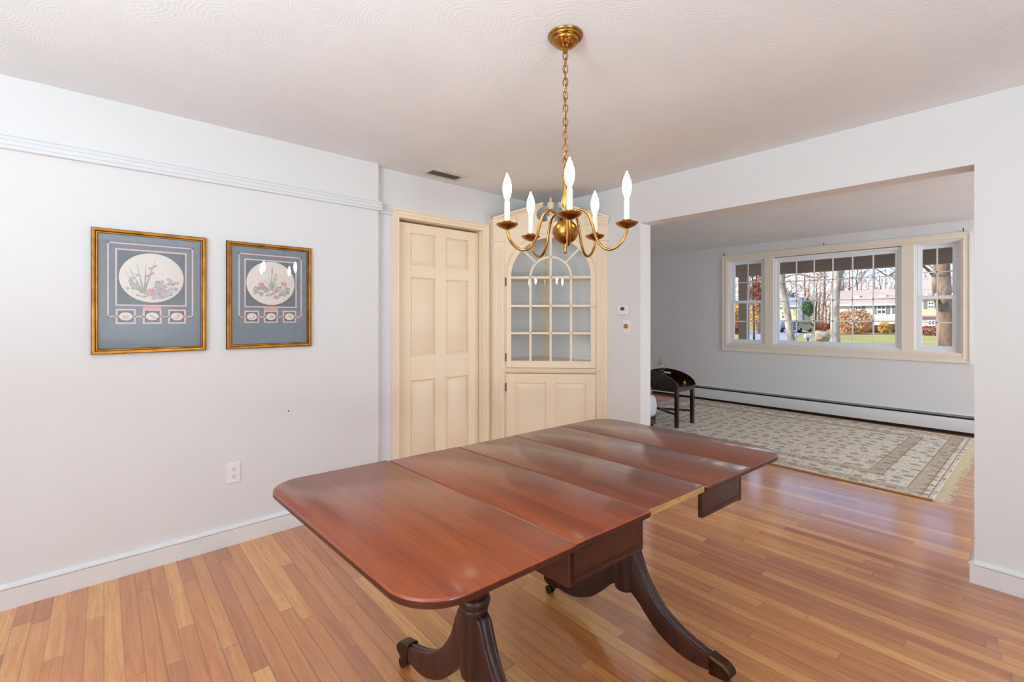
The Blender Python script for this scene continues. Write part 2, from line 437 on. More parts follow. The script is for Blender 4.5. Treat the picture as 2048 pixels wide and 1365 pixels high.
# ------------------------------------------------------------------ framed relief pictures on the left wall
def rectp(x, y0, y1, z0, z1): return [(x,y0,z0),(x,y1,z0),(x,y1,z1),(x,y0,z1)]
def disc(mb, x, cy, cz, ry, rz, t, n=40, dome=.004):
    rings = []
    for k, xx in ((1, x), (1, x+t*.6), (.96, x+t), (.6, x+t+dome*.6), (.2, x+t+dome), (.001, x+t+dome)):
        rings.append([(xx, cy+ry*k*math.cos(2*PI*i/n), cz+rz*k*math.sin(2*PI*i/n)) for i in range(n)])
    return mb.loft(rings)
def mat_plaque(name, seed, kind):
    """cast-paper oval with a softly tinted flower relief"""
    t = Nt(name); x = t.xyz()
    v = t.comb(x[0], x[1], x[2])
    base = lin((238,233,226))
    n = t.noise(t.comb(t.math('ADD', x[0], seed), x[1], x[2]), 60, 3, .6)
    t.bump(n, .25, .003)
    return t.set(t.ramp(n, [(.3, tuple(k*.94 for k in base)), (.7, base)]), .85, spec=.15)
M['plaque'] = mat_plaque('cast_paper_oval', 0, 0)
M['fl_p'] = m_noisy('dusty_pink_petals', [(.3,(206,160,162)),(.7,(226,188,186))], 50, .9)
M['fl_l'] = m_noisy('lilac_petals', [(.3,(186,182,200)),(.7,(208,204,216))], 50, .9)
M['fl_g'] = m_noisy('sage_leaves', [(.3,(162,172,154)),(.7,(190,198,182))], 50, .9)
def petal_blob(mb, x, cy, cz, r, n=6):
    mb.ball((x, cy, cz), r, 8, 5, (.35, 1, .8))
    for k in range(n):
        a = 2*PI*k/n+cy*50
        mb.ball((x, cy+math.cos(a)*r*.9, cz+math.sin(a)*r*.7), r*.55, 6, 4, (.4, 1, .9))
def blade(mb, x, p0, p1, bend, w):
    pts = []
    for k in range(7):
        t = k/6
        pts.append((x, p0[0]+(p1[0]-p0[0])*t+bend*math.sin(PI*t*.5)*t, p0[1]+(p1[1]-p0[1])*t))
    mb.tube(pts, [w*(1-.85*k/6) for k in range(7)], 5)
def picture(name, y0, y1, z0, z1, label, q, scene):
    x = XA; root = thing(name, (x, (y0+y1)/2, z0), label, 'picture', 'framed floral relief pictures')
    fw = .026
    # moulded frame: three stepped bands
    def band(k0, k1, t0, t1):
        o = rectp(x+.002, y0+k0, y1-k0, z0+k0, z1-k0); i = rectp(x+.002, y0+k1, y1-k1, z0+k1, z1-k1)
        return o, i
    f = MB()
    sect = [(0,.002),(0,.020),(.003,.0245),(.010,.0255),(.016,.022),(.018,.0185),(.020,.0195),(.023,.0185),(.026,.015),(.026,.006)]
    loops = [rectp(x+d, y0+k, y1-k, z0+k, z1-k) for k, d in sect]
    f.loft(loops[2:8], cap=False); fd = MB().loft(loops[:3], cap=False).loft(loops[4:6], cap=False).loft(loops[7:], cap=False); fd.ring(loops[0], loops[-1], (0.004,0,0))
    f.build('picture_frame', M['gold'], root, smooth=50, extra=[(fd, M['goldd'])])
    MB().box(x+.002, x+.009, y0+fw-.002, y1-fw+.002, z0+fw-.002, z1-fw+.002).build('mat_board', M['matb'], root)
    mb = MB()
    def line(a0, a1, b0, b1, t=.0065):
        mb.ring(rectp(x+.009, a0, a1, b0, b1), rectp(x+.009, a0+t, a1-t, b0+t, b1-t), (.0012,0,0))
    (ky0, ky1, kz0, kz1) = q['outer']; t = .0068
    mb.box(x+.009, x+.0102, ky0, ky0+t, kz0, kz1); mb.box(x+.009, x+.0102, ky1-t, ky1, kz0, kz1)
    mb.box(x+.009, x+.0102, ky0, ky1, kz1-t, kz1); mb.box(x+.009, x+.0102, ky0, ky1, kz0, kz0+t)
    line(*q['inner'], t=.0075)
    for (a0, a1, b0, b1) in q['small']: line(a0, a1, b0, b1, t=.0085)
    mb.build('mat_line', M['pink'], root)
    a0, a1, b0, b1 = q['small'][1]
    MB().box(x+.009, x+.0104, a0+.001, a1-.001, b1-.001, q['inner'][2]+.002).build('mat_tab', M['coral'], root)
    iy0, iy1, iz0, iz1 = q['inner']
    MB().box(x+.009, x+.0096, iy0+.008, iy1-.008, iz0+.008, iz1-.008).build('inner_mat', M['matd'], root)
    oy0, oy1, oz0, oz1 = q['oval']; cy, cz, ry, rz = (oy0+oy1)/2, (oz0+oz1)/2, (oy1-oy0)/2, (oz1-oz0)/2
    fx = x+.0142
    g, p, l = MB(), MB(), MB()
    scene(fx, cy, cz, ry, rz, g, p, l)
    disc(MB(), x+.0096, cy, cz, ry, rz, .0045, 40, .0006).build('oval_plaque', M['plaque'], root, extra=[(g,M['fl_g']),(p,M['fl_p']),(l,M['fl_l'])])
    for k, (a0, a1, b0, b1) in enumerate(q['small']):
        MB().box(x+.009, x+.0096, a0+.008, a1-.008, b0+.008, b1-.008).build('inner_mat', M['matd'], root)
        c2, d2 = (a0+a1)/2, (b0+b1)/2
        gg, pp = MB(), MB()
        rr = random.Random(k+int(y0*100))
        for _ in range(5): pp.ball((x+.0133, c2+rr.uniform(-.010,.010), d2+rr.uniform(-.003,.010)), .0042, 6, 4, (.35,1,.8))
        for _ in range(6): gg.ball((x+.0131, c2+rr.uniform(-.014,.014), d2+rr.uniform(-.012,.001)), .0045, 6, 4, (.3,1,.5))
        disc(MB(), x+.0096, c2, d2, .0265, .021, .003, 24, .0006).build('oval_medallion', M['plaque'], root, extra=[(pp,M['fl_p']),(gg,M['fl_g'])])
    MB().box(x+.0185, x+.0195, y0+fw-.004, y1-fw+.004, z0+fw-.004, z1-fw+.004).build('picture_glass', M['glass'], root)
def scene_reeds(fx, cy, cz, ry, rz, g, p, l):
    r = random.Random(3)
    for bx, tx, tz, bend in ((-.30,.20,.80,.0),(-.30,-.38,.55,0),(-.32,-.62,.40,0),(-.28,-.10,.62,0),(-.34,-.72,.18,0),(-.27,.05,.35,0)):
        blade(g, fx, (cy+bx*ry, cz-.62*rz), (cy+tx*ry, cz+tz*rz), -.012, .0052)
    for ay, az in ((-.12,.36),(-.20,.06)):
        p.tube([(fx+.002, cy+ay*ry, cz+az*rz), (fx+.002, cy+(ay+.24)*ry, cz+(az+.16)*rz)], .0048, 6)
    for (ay, az, s_) in ((-.10,-.55,.014),(-.16,-.62,.011),(-.02,-.52,.011)): petal_blob(p, fx, cy+ay*ry, cz+az*rz, s_)
    for k in range(84):
        ay = r.uniform(.02,.88); az = -.02-.45*abs(ay-.5)-r.uniform(0,.66)
        if ay*ay+az*az > .80: continue
        m = (l, g, l, p, g, l)[k % 6]
        petal_blob(m, fx, cy+ay*ry, cz+az*rz, r.uniform(.0055,.0098), 5)
    for k in range(14):
        petal_blob(l if k % 3 else g, fx, cy+(-.62-r.uniform(-.18,.18))*ry, cz+r.uniform(-.5,.1)*rz, .007, 5)
    for k in range(10): petal_blob(l if k % 2 else g, fx, cy+(-.45+.1*k)*ry, cz+(-.72-.05*math.sin(k))*rz, .006, 4)
def scene_bouquet(fx, cy, cz, ry, rz, g, p, l):
    r = random.Random(5)
    for tx, tz in ((.02,.72),(.16,.42),(-.14,.40),(.28,.30),(-.26,.12),(.10,.20),(.40,.10)):
        blade(g, fx, (cy, cz-.25*rz), (cy+tx*ry, cz+tz*rz), .0, .0048)
    p.tube([(fx+.002, cy+.02*ry, cz+.42*rz), (fx+.002, cy+.03*ry, cz+.74*rz)], [.006, .003], 6)
    p.tube([(fx+.002, cy+.12*ry, cz+.16*rz), (fx+.002, cy+.20*ry, cz+.46*rz)], [.006, .003], 6)
    for ay, az, s_ in ((-.42,-.10,.014),(.52,-.02,.014),(.16,-.36,.013),(-.40,-.48,.010),(.22,-.66,.010),(.62,-.22,.009)): petal_blob(p, fx, cy+ay*ry, cz+az*rz, s_)
    for k in range(80):
        a = r.uniform(-.70,.74); b = -.34+r.uniform(-.34,.24)*(1-abs(a)*.7)
        petal_blob((g, l, g)[k % 3], fx, cy+a*ry, cz+b*rz, r.uniform(.005,.009), 5)
picture('framed_picture', -.048, .428, 1.138, 1.768, 'gold-framed relief picture of reeds and cattails in a white oval on the left wall',
        dict(outer=(.012,.369,1.323,1.704), inner=(.042,.339,1.381,1.674), oval=(.056,.326,1.400,1.659), small=[(.044,.123,1.288,1.366),(.151,.230,1.288,1.381-.015),(.257,.336,1.288,1.365)]), scene_reeds)
picture('framed_picture', .526, .996, 1.138, 1.766, 'gold-framed relief picture of a pink flower bouquet in a white oval, nearer the cream door',
        dict(outer=(.588,.940,1.322,1.702), inner=(.618,.909,1.382,1.671), oval=(.628,.897,1.398,1.662), small=[(.618,.697,1.289,1.363),(.722,.801,1.289,1.382-.018),(.828,.906,1.289,1.364)]), scene_bouquet)

# ------------------------------------------------------------------ wall outlet, thermostat, dimmer, nails
def outlet(loc, label, nrm=(1,0,0)):
    o = thing('wall_outlet', loc, label, 'outlet'); lx, ly, lz = loc
    def P(a, u, z): return (lx+a, ly+u, lz+z) if nrm[0] else (lx+u, ly-a, lz+z)
    pl = MB(); pl.loft([[P(.0005,-.036,-.058),P(.0005,.036,-.058),P(.0005,.036,.058),P(.0005,-.036,.058)], [P(.004,-.036,-.058),P(.004,.036,-.058),P(.004,.036,.058),P(.004,-.036,.058)], [P(.007,-.032,-.054),P(.007,.032,-.054),P(.007,.032,.054),P(.007,-.032,.054)]])
    pl.build('cover_plate', M['white'], o)
    for dz in (.021, -.021):
        n = 20; rg = []
        for a in (.006, .0085):
            rg.append([P(a, max(-.0165,min(.0165,.019*math.cos(2*PI*k/n))), dz+.0145*math.sin(2*PI*k/n)) for k in range(n)])
        s_ = MB().loft(rg).build('receptacle', M['white'], o)
        sl = MB()
        for u in (-.0063, .0063):
            sl.hexa([P(.0084,u-.0013,dz+.001),P(.0084,u+.0013,dz+.001),P(.0089,u+.0013,dz+.001),P(.0089,u-.0013,dz+.001),P(.0084,u-.0013,dz+.009),P(.0084,u+.0013,dz+.009),P(.0089,u+.0013,dz+.009),P(.0089,u-.0013,dz+.009)])
        rg = [[P(a, .0027*math.cos(2*PI*k/10), dz-.006+.003*math.sin(2*PI*k/10)) for k in range(10)] for a in (.0084, .0089)]
        sl.loft(rg); sl.build('slot', M['blackp'], s_)
    MB().lathe([(.002,0),(.002,.0012)], P(.0068,0,0), 10, (1,0,0) if nrm[0] else (0,-1,0)).build('screw', M['white'], o)
outlet((XA, .565, .415), 'white duplex outlet low on the left wall beside the table corner')
outlet((-4.43, YF, .455), 'outlet on the far living-room wall behind the oil lamp', (0,-1,0))

t = thing('thermostat', (-2.225,YB,1.385), 'white thermostat with a small grey screen on the wall strip beside the opening', 'thermostat')
MB().box(-2.280,-2.168,YB-.028,YB-.0005,1.345,1.426).build('thermostat_body', M['white'], t, bevel=.007, seg=3)
MB().box(-2.243,-2.205,YB-.0292,YB-.0278,1.381,1.408).build('screen', M['lcd'], t)
MB().box(-2.194,-2.184,YB-.0305,YB-.0275,1.386,1.391).box(-2.194,-2.184,YB-.0305,YB-.0275,1.398,1.403).build('button', M['white'], t)
t = thing('dimmer_switch', (-2.198,YB,1.247), 'white dimmer switch plate with a round tan knob, under the thermostat', 'switch')
MB().box(-2.234,-2.162,YB-.006,YB-.0005,1.190,1.303).build('cover_plate', M['white'], t, bevel=.003)
MB().lathe([(.019,0),(.019,.004),(.016,.006),(.015,.018),(.012,.021),(0.001,.0215)], (-2.203,YB-.006,1.249), 24, (0,-1,0)).build('dimmer_knob', M['brass'], t)
def nail(loc, label, ax=(1,0,0), r=.004):
    o = MB().lathe([(.0015,0),(.0015,.012),(r,.012),(r,.014),(.0005,.0155)], loc, 10, ax).build('wall_nail', M['iron']); tag(o, label, 'nail')
nail((XA,.861,.737), 'small dark nail in the left wall below the bouquet picture')
nail((-3.917,YF,1.489), 'dark nail in the far living-room wall left of the window', (0,-1,0), .007)
# ------------------------------------------------------------------ corner cupboard (built across the corner)
CA = Vector((-3.101, 2.531, 0)); CBp = Vector((-2.383, 3.249, 0)); CL = (CBp-CA).length; CD = (CBp-CA)/CL; CN = Vector((CD.y, -CD.x, 0))
def cp(s, n, z): return tuple(CA + CD*s + CN*n + Vector((0,0,z)))
cab = thing('corner_cabinet', (CA+CBp)/2, 'cream built-in corner cabinet with an arched glass door and broken pediment', 'cabinet')
def cbox(mb, s0, s1, n0, n1, z0, z1):
    return mb.hexa([cp(s0,n0,z0),cp(s1,n0,z0),cp(s1,n1,z0),cp(s0,n1,z0),cp(s0,n0,z1),cp(s1,n0,z1),cp(s1,n1,z1),cp(s0,n1,z1)])
def cprof(mb, prof, s0, s1):
    """profile [(n,z)] swept along s"""
    return mb.extr([cp(s0, n, z) for n, z in prof], CD*(s1-s0))
SX = .5115; SPR = 1.671
def arch(r, zb, n, k=28):
    pts = [cp(SX-r, n, zb)] + [cp(SX-r*math.cos(PI*i/k), n, SPR+r*math.sin(PI*i/k)) for i in range(k+1)] + [cp(SX+r, n, zb)]
    return pts
# face frame: stiles, plate above the arch with the scrolled pediment
ff = MB()
cbox(ff, .012, .122, -.02, 0, 0, 2.19); cbox(ff, .901, 1.003, -.02, 0, 0, 2.19)
cbox(ff, .122, .901, -.02, 0, .838, .880); cbox(ff, .122, .901, -.02, 0, 0, .10)
RD = .3895
xs = [.122+ (.901-.122)*k/90 for k in range(91)]
def lo(s):
    d = abs(s-SX); return SPR+math.sqrt(max(RD*RD-d*d, 0)) if d < RD else SPR-.3
for a, b in zip(xs[:-1], xs[1:]):
    if (a+b)/2 < SX-RD+.001 or (a+b)/2 > SX+RD-.001: continue
    ff.hexa([cp(a,-.02,lo(a)),cp(b,-.02,lo(b)),cp(b,0,lo(b)),cp(a,0,lo(a)),cp(a,-.02,2.125),cp(b,-.02,2.125),cp(b,0,2.125),cp(a,0,2.125)])
q_ = cp(.013,-.001,0); ff.box(XR+.001, q_[0], q_[1], q_[1]+.018, 0, 2.19)
ff.build('face_frame', M['cream'], cab, smooth=20)
# pediment board with the circular cut-outs either side of the plinth
pd = MB()
def rake(s): return 2.19+(.123)*(1-abs(s-SX)/(SX-.012))/(1-(SX-.446)/(SX-.012)) if abs(s-SX) > SX-.446 else 2.19
xs = [.012+(1.003-.012)*k/220 for k in range(221)]
CR, CZ, CS = .062, 2.217, .452
def cols(s):
    d = SX-abs(s-SX)         # mirrored coordinate
    if d < CS-CR: return [(2.12, rake(s))]
    h = math.sqrt(max(CR*CR-(d-CS)**2, 0))
    if d < .446: return [(2.12, CZ-h), (CZ+h, rake(s))]
    if d < .486: return [(2.12, max(CZ-h, 2.155) if d < CS+CR else 2.19)]
    return [(2.12, 2.192)]
for a, b in zip(xs[:-1], xs[1:]):
    m = (a+b)/2
    for q in cols(m):
        if q[1]-q[0] > .002: cbox(pd, a, b, -.02, .004, q[0], q[1])
pd.build('pediment', M['cream'], cab, smooth=0)
mo = MB()
cprof(mo, [(.002,2.118),(.012,2.118),(.016,2.128),(.022,2.132),(.024,2.146),(.034,2.156),(.036,2.172),(.046,2.180),(.046,2.190),(.002,2.190)], .012, .215)
cprof(mo, [(.002,2.118),(.012,2.118),(.016,2.128),(.022,2.132),(.024,2.146),(.034,2.156),(.036,2.172),(.046,2.180),(.046,2.190),(.002,2.190)], .810, 1.003)
cprof(mo, [(.002,2.112),(.010,2.112),(.013,2.120),(.013,2.126),(.002,2.126)], .215, .810)
for sg in (-1, 1):           # raking mouldings
    s0 = SX+sg*(SX-.012); s1 = SX+sg*(SX-.446)
    z0, z1 = 2.19, 2.313
    for (n, dz, h) in ((.030,-.030,.012),(.040,-.016,.018)):
        mo.hexa([cp(s0,.003,z0+dz),cp(s1,.003,z1+dz),cp(s1,n,z1+dz),cp(s0,n,z0+dz),cp(s0,.003,z0+dz+h),cp(s1,.003,z1+dz+h),cp(s1,n,z1+dz+h),cp(s0,n,z0+dz+h)])
mo.build('cornice', M['cream'], cab)
fn = MB(); cbox(fn, SX-.030, SX+.030, .002, .03, 2.150, 2.196)
fn.lathe([(.012,0),(.010,.012),(.008,.030),(.010,.044),(.022,.066),(.029,.090),(.030,.118),(.027,.124),(.012,.128),(.009,.136),(.012,.146),(.010,.158),(.004,.170),(.001,.173)], cp(SX,.012,2.193), 20)
fn.build('urn_finial', M['cream'], cab)
pil = MB()
for s0 in (.018, .907):
    cbox(pil, s0, s0+.090, 0, .010, .0, 1.985)
    for k in range(3): cbox(pil, s0+.017+k*.021, s0+.031+k*.021, .009, .0145, .20, 1.93)
    cbox(pil, s0-.004, s0+.094, 0, .018, 1.985, 2.006); cbox(pil, s0-.004, s0+.094, 0, .016, .0, .14)
pil.build('pilaster', M['cream'], cab, bevel=.0025)
tr = MB(); cprof(tr, [(.001,.842),(.012,.846),(.020,.858),(.022,.866),(.014,.871),(.001,.874)], .098, .925); tr.build('transom_moulding', M['cream'], cab)
# lining and shelves
corner = Vector((XR, YB, 0))
ln = MB()
ln.box(XR+.002, XR+.010, 2.60, YB-.002, .10, 2.12); ln.box(XR+.002, -2.40, YB-.010, YB-.002, .10, 2.12)
ln.build('back_lining', M['inner'], cab)
st = MB(); st.box(XR+.010, XR+.052, YB-.020, YB-.010, .10, 2.10).box(XR+.010, XR+.020, YB-.052, YB-.010, .10, 2.10); st.build('corner_strip', M['cream'], cab)
for z in (SPR, 1.424, 1.186, .938):
    zt = z+.006
    p = [cp(.045,-.045,zt-.018), cp(.925,-.045,zt-.018), (-2.45,YB-.012,zt-.018), (XR+.012,YB-.012,zt-.018), (XR+.012,2.64,zt-.018)]
    MB().extr(p, (0,0,.018)).build('shelf', M['cream'], cab)
MB().extr([cp(.045,-.045,2.085), cp(.925,-.045,2.085), (-2.45,YB-.012,2.085), (XR+.012,YB-.012,2.085), (XR+.012,2.64,2.085)], (0,0,.03)).build('cabinet_top', M['cream'], cab)
# arched glass door
ud = MB()
def arch_in(zb, n, r=.343, k=28):
    return [cp(SX-r, n, zb)] + [cp(SX-r*math.cos(PI*i/k), n, SPR+r*math.sin(PI*i/k)) for i in range(k+1)] + [cp(SX+r, n, zb)]
ud.ring(arch(.3865, .884, -.012), arch_in(.884, -.012), CN*.022, closed=False)
cbox(ud, SX-.343, SX+.343, -.012, .010, .884, .945)
dr = ud.build('glass_door', M['cream'], cab, smooth=30, bevel=.002)
mu = MB(); hw = .0095
def bar(p, q, w=hw):
    (s0, z0), (s1, z1) = p, q; L_ = math.hypot(s1-s0, z1-z0); u, v_ = (z1-z0)/L_*w, -(s1-s0)/L_*w
    mu.hexa([cp(s0-u,-.010,z0-v_),cp(s0+u,-.010,z0+v_),cp(s1+u,-.010,z1+v_),cp(s1-u,-.010,z1-v_),cp(s0-u,.006,z0-v_),cp(s0+u,.006,z0+v_),cp(s1+u,.006,z1+v_),cp(s1-u,.006,z1-v_)])
for z in (SPR, 1.424, 1.186): bar((SX-.345,z),(SX+.345,z))
for s_ in (.336, .6865): bar((s_,.944),(s_,SPR))
bar((SX,.944),(SX,2.015))
for a in (45, 135): bar((SX+.176*math.cos(math.radians(a)),SPR+.176*math.sin(math.radians(a))),(SX+.345*math.cos(math.radians(a)),SPR+.345*math.sin(math.radians(a))), .008)
ra = lambda r, n: [cp(SX-r*math.cos(PI*i/24), n, SPR+r*math.sin(PI*i/24)) for i in range(25)]
mu.ring(ra(.1845,-.010), ra(.167,-.010), CN*.016, closed=False)
mu.build('glazing_bars', M['cream'], dr, smooth=30)
gp = arch_in(.94, -.004, .346)
MB().extr(gp, CN*.003).build('door_glass', M['glass'], dr)
MB().lathe([(.006,0),(.006,.010),(.014,.016),(.016,.022),(.012,.028),(.001,.030)], cp(.878,.010,1.421), 16, CN).build('door_knob', M['cream'], dr)
for z0, z1 in ((1.598,1.669),(.940,1.011)):
    h = MB(); h.lathe([(.005,0),(.005,z1-z0)], cp(.1235,.009,z0), 8); cbox(h, .118, .1235, .001, .003, z0+.003, z1-.003); h.build('hinge', M['iron'], dr)
# panelled lower door
ld = MB()
S = [.1245, .206, .470, .555, .814, .8985]; Z = [.105, .185, .751, .834]
cbox(ld, S[0], S[-1], -.012, .0, Z[0], Z[-1])
for k in (0, 2, 4): cbox(ld, S[k], S[k+1], -.006, .010, Z[0], Z[-1])
for k in (1, 3):
    cbox(ld, S[k], S[k+1], -.006, .0098, Z[0], Z[1]); cbox(ld, S[k], S[k+1], -.006, .0098, Z[2], Z[3])
lower = ld.build('panel_door', M['cream'], cab, bevel=.0025)
for k in (1, 3):
    a, b, c, d = S[k]+.006, S[k+1]-.006, Z[1]+.006, Z[2]-.006
    MB().loft([[cp(a,.000,c),cp(b,.000,c),cp(b,.000,d),cp(a,.000,d)],[cp(a,.002,c),cp(b,.002,c),cp(b,.002,d),cp(a,.002,d)],[cp(a+.036,.009,c+.036),cp(b-.036,.009,c+.036),cp(b-.036,.009,d-.036),cp(a+.036,.009,d-.036)]]).build('raised_panel', M['cream'], lower, smooth=10)
MB().lathe([(.006,0),(.006,.010),(.014,.016),(.016,.022),(.012,.028),(.001,.030)], cp(.860,.010,.452), 16, CN).build('door_knob', M['cream'], lower)
for z0, z1 in ((.680,.751),(.18,.25)):
    h = MB(); h.lathe([(.005,0),(.005,z1-z0)], cp(.1235,.009,z0), 8); cbox(h, .118, .1235, .001, .003, z0+.003, z1-.003); h.build('hinge', M['iron'], lower)

# ------------------------------------------------------------------ mahogany drop-leaf pedestal table
TO = Vector((-1.719, .864, 0)); TU = Vector((.99895,.0444,0)).normalized(); TV = Vector((.0632,.998,0)).normalized()
def T(u, v, z): return tuple(TO+TU*u+TV*v+Vector((0,0,z)))
tab = thing('dining_table', TO+TU*.47+TV*.40, 'mahogany drop-leaf pedestal table pulled out over the oak floor under the chandelier', 'table')
TZ, TH = .740, .023
def tbox(mb, u0, u1, v0, v1, z0, z1):
    return mb.hexa([T(u0,v0,z0),T(u1,v0,z0),T(u1,v1,z0),T(u0,v1,z0),T(u0,v0,z1),T(u1,v0,z1),T(u1,v1,z1),T(u0,v1,z1)])
def panel(name, poly, mat, z=TZ, h=TH, zf=None):
    n = len(poly)
    # softly rounded edge: bottom, lower arris, upper arris, top
    def inset(d):
        c = (sum(p[0] for p in poly)/n, sum(p[1] for p in poly)/n); out = []
        for i in range(n):
            a, b, c_ = Vector(poly[i-1]), Vector(poly[i]), Vector(poly[(i+1) % n])
            e0 = (b-a).normalized(); e1 = (c_-b).normalized()
            nn = (Vector((-e0.y, e0.x))+Vector((-e1.y, e1.x)))
            nn = nn.normalized() if nn.length > 1e-6 else Vector((0,0))
            k = max(.5, nn.dot(Vector((-e0.y, e0.x))))
            out.append(tuple(b+nn*d/k))
        return out
    zf = zf or (lambda v: 0)
    rg = []
    for d, zz in ((.004,z-h),(0,z-h+.005),(0,z-.006),(.0015,z-.002),(.005,z)):
        rg.append([T(u, v, zz+zf(v)) for u, v in inset(d)])
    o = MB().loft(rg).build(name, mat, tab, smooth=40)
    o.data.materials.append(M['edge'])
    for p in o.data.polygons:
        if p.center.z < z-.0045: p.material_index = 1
    return o
def arc(cu, cv, r, a0, a1, k=10): return [(cu+r*math.cos(math.radians(a0+(a1-a0)*i/k)), cv+r*math.sin(math.radians(a0+(a1-a0)*i/k))) for i in range(k+1)]
W_ = .950; u0 = -.004; g = .0008; R1 = .120; V5 = 1.318; V0 = -.450
panel('drop_leaf', [(W_+.004,-g),(u0-.012,-g)] + arc(u0-.016+R1, V0+R1, R1, 180, 270) + arc(W_+.008-R1, V0+R1, R1, 270, 360), M['top'])
panel('top_panel', [(u0,g),(W_,g),(W_,.3225),(u0,.3225)], M['top'])
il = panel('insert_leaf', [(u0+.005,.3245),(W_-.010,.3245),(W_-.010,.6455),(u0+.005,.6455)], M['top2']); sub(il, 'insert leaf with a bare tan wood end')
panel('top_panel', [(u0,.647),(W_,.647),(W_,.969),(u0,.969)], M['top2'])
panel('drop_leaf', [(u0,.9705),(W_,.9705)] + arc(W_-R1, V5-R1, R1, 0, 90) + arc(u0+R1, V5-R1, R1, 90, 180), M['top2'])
# bare end grain of the insert leaf
sub(tbox(MB(), W_-.0105, W_-.0085, .3255, .6445, TZ-TH+.001, TZ-.0035).build('raw_leaf_end', M['raw'], il), 'bare tan wood end of the insert leaf')
# aprons
for (va, vb, front) in ((.0, .312, 0), (.652, .93, 1)):
    ap = MB()
    zt, zb = TZ-TH, .620
    for uu in (.018, .914):
        tbox(ap, uu, uu+.018, va, vb, zb, zt)
    if not front:
        tbox(ap, .018, .932, va-.006, va+.020, zb-.004, zt)
    else:
        tbox(ap, .018, .932, vb-.020, vb+.004, zb-.004, zt)
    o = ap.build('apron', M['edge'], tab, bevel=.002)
    li = MB()
    for zz in (zb+.012, zb+.018): tbox(li, .9315, .9332, va+.004, vb-.002, zz, zz+.0018)
    tbox(li, .9315, .9335, va+.002, vb, zt-.010, zt-.007)
    li.build('inlay_line', M['leg'], o)
# slides and the pedestal yoke
sl = MB()
for uu in (.30, .64): tbox(sl, uu-.02, uu+.02, .02, .92, .66, .715)
tbox(sl, .50, .63, -.10, .82, .690, .716); tbox(sl, .40, .72, -.07, .03, .60, .700); tbox(sl, .40, .72, .68, .78, .60, .700)
sl.build('slide_rail', M['leg'], tab, bevel=.003)
CU = .567; colv = (-.02, .73)
for cv in colv:
    c = T(CU, cv, 0)
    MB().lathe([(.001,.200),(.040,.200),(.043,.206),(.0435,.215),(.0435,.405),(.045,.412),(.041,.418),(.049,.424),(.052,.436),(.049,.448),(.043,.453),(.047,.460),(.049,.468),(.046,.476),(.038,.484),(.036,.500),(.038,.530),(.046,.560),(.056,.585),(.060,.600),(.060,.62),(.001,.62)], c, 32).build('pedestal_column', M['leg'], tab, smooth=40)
UP = [(.030,.405),(.050,.398),(.066,.360),(.090,.300),(.126,.243),(.172,.193),(.235,.152),(.305,.124),(.368,.110)]
LO = [(.030,.215),(.040,.205),(.060,.190),(.085,.168),(.110,.140),(.165,.092),(.245,.057),(.310,.050),(.368,.056)]
def prof_sec(r, zu, zl, cv, sg, w):
    h = zu-zl
    pts = [(-w,zl+.002),(-w*.7,zl),(w*.7,zl),(w,zl+.002),(w,zu-.010),(w*.8,zu-.003),(w*.55,zu-.003),(w*.45,zu-.006),(w*.25,zu-.001),(0,zu+.001),(-w*.25,zu-.001),(-w*.45,zu-.006),(-w*.55,zu-.003),(-w*.8,zu-.003),(-w,zu-.010)]
    return [T(CU+sg*r, cv+x, z) for x, z in pts]
def smoothpts(P, n=26):
    out = []
    for i in range(n+1):
        t = i/n*(len(P)-1); k = min(int(t), len(P)-2); f = t-k
        p0, p1, p2, p3 = P[max(k-1,0)], P[k], P[k+1], P[min(k+2,len(P)-1)]
        out.append(tuple(.5*((2*p1[j])+(-p0[j]+p2[j])*f+(2*p0[j]-5*p1[j]+4*p2[j]-p3[j])*f*f+(-p0[j]+3*p1[j]-3*p2[j]+p3[j])*f**3) for j in range(2)))
    return out
us, ls = smoothpts(UP), smoothpts(LO)
for cv in colv:
    for sg in (-1, 1):
        rg = [prof_sec((a[0]+b[0])/2, a[1], b[1], cv, sg, .026-.006*(i/26)) for i, (a, b) in enumerate(zip(us, ls))]
        # keep the upper and lower curves at their own radius
        rg = []
        for i, (a, b) in enumerate(zip(us, ls)):
            w = .026-.006*(i/26)
            sec = [(-w,0,.004),(-w*.7,0,0),(w*.7,0,0),(w,0,.004),(w,1,-.012),(w*.85,1,-.004),(w*.6,1,-.003),(w*.48,1,-.008),(w*.3,1,-.001),(0,1,.001),(-w*.3,1,-.001),(-w*.48,1,-.008),(-w*.6,1,-.003),(-w*.85,1,-.004),(-w,1,-.012)]
            rg.append([T(CU+sg*((a[0] if q else b[0])), cv+x, (a[1] if q else b[1])+dz) for x, q, dz in sec])
        lg = MB().loft(rg).build('saber_leg', M['leg'], tab, smooth=50)
        cpb = MB()
        w = .024
        sec = [[T(CU+sg*r, cv+x, z) for x, z in ((-w,zl),(w,zl),(w,zu-.006),(w-.006,zu),(-w+.006,zu),(-w,zu-.006))] for r, zl, zu in ((.356,.048,.117),(.362,.047,.115),(.405,.050,.106),(.422,.058,.095),(.430,.068,.084))]
        cpb.loft(sec)
        cap = cpb.build('brass_cap', M['brassd'], lg, smooth=30, bevel=.003)
        cs = MB()
        cs.tube([T(CU+sg*.402,cv,.055), T(CU+sg*.412,cv,.030)], .008, 8)
        c = Vector(T(CU+sg*.412, cv, .019)); ax = TV
        for k in (-1, 1): cs.lathe([(.001,-.006),(.015,-.006),(.019,-.003),(.019,.003),(.015,.006),(.001,.006)], c+ax*.011*k, 16, ax)
        cs.tube([tuple(c-ax*.022), tuple(c+ax*.022)], .004, 6)
        cs.build('caster_wheel', M['brassd'], cap)

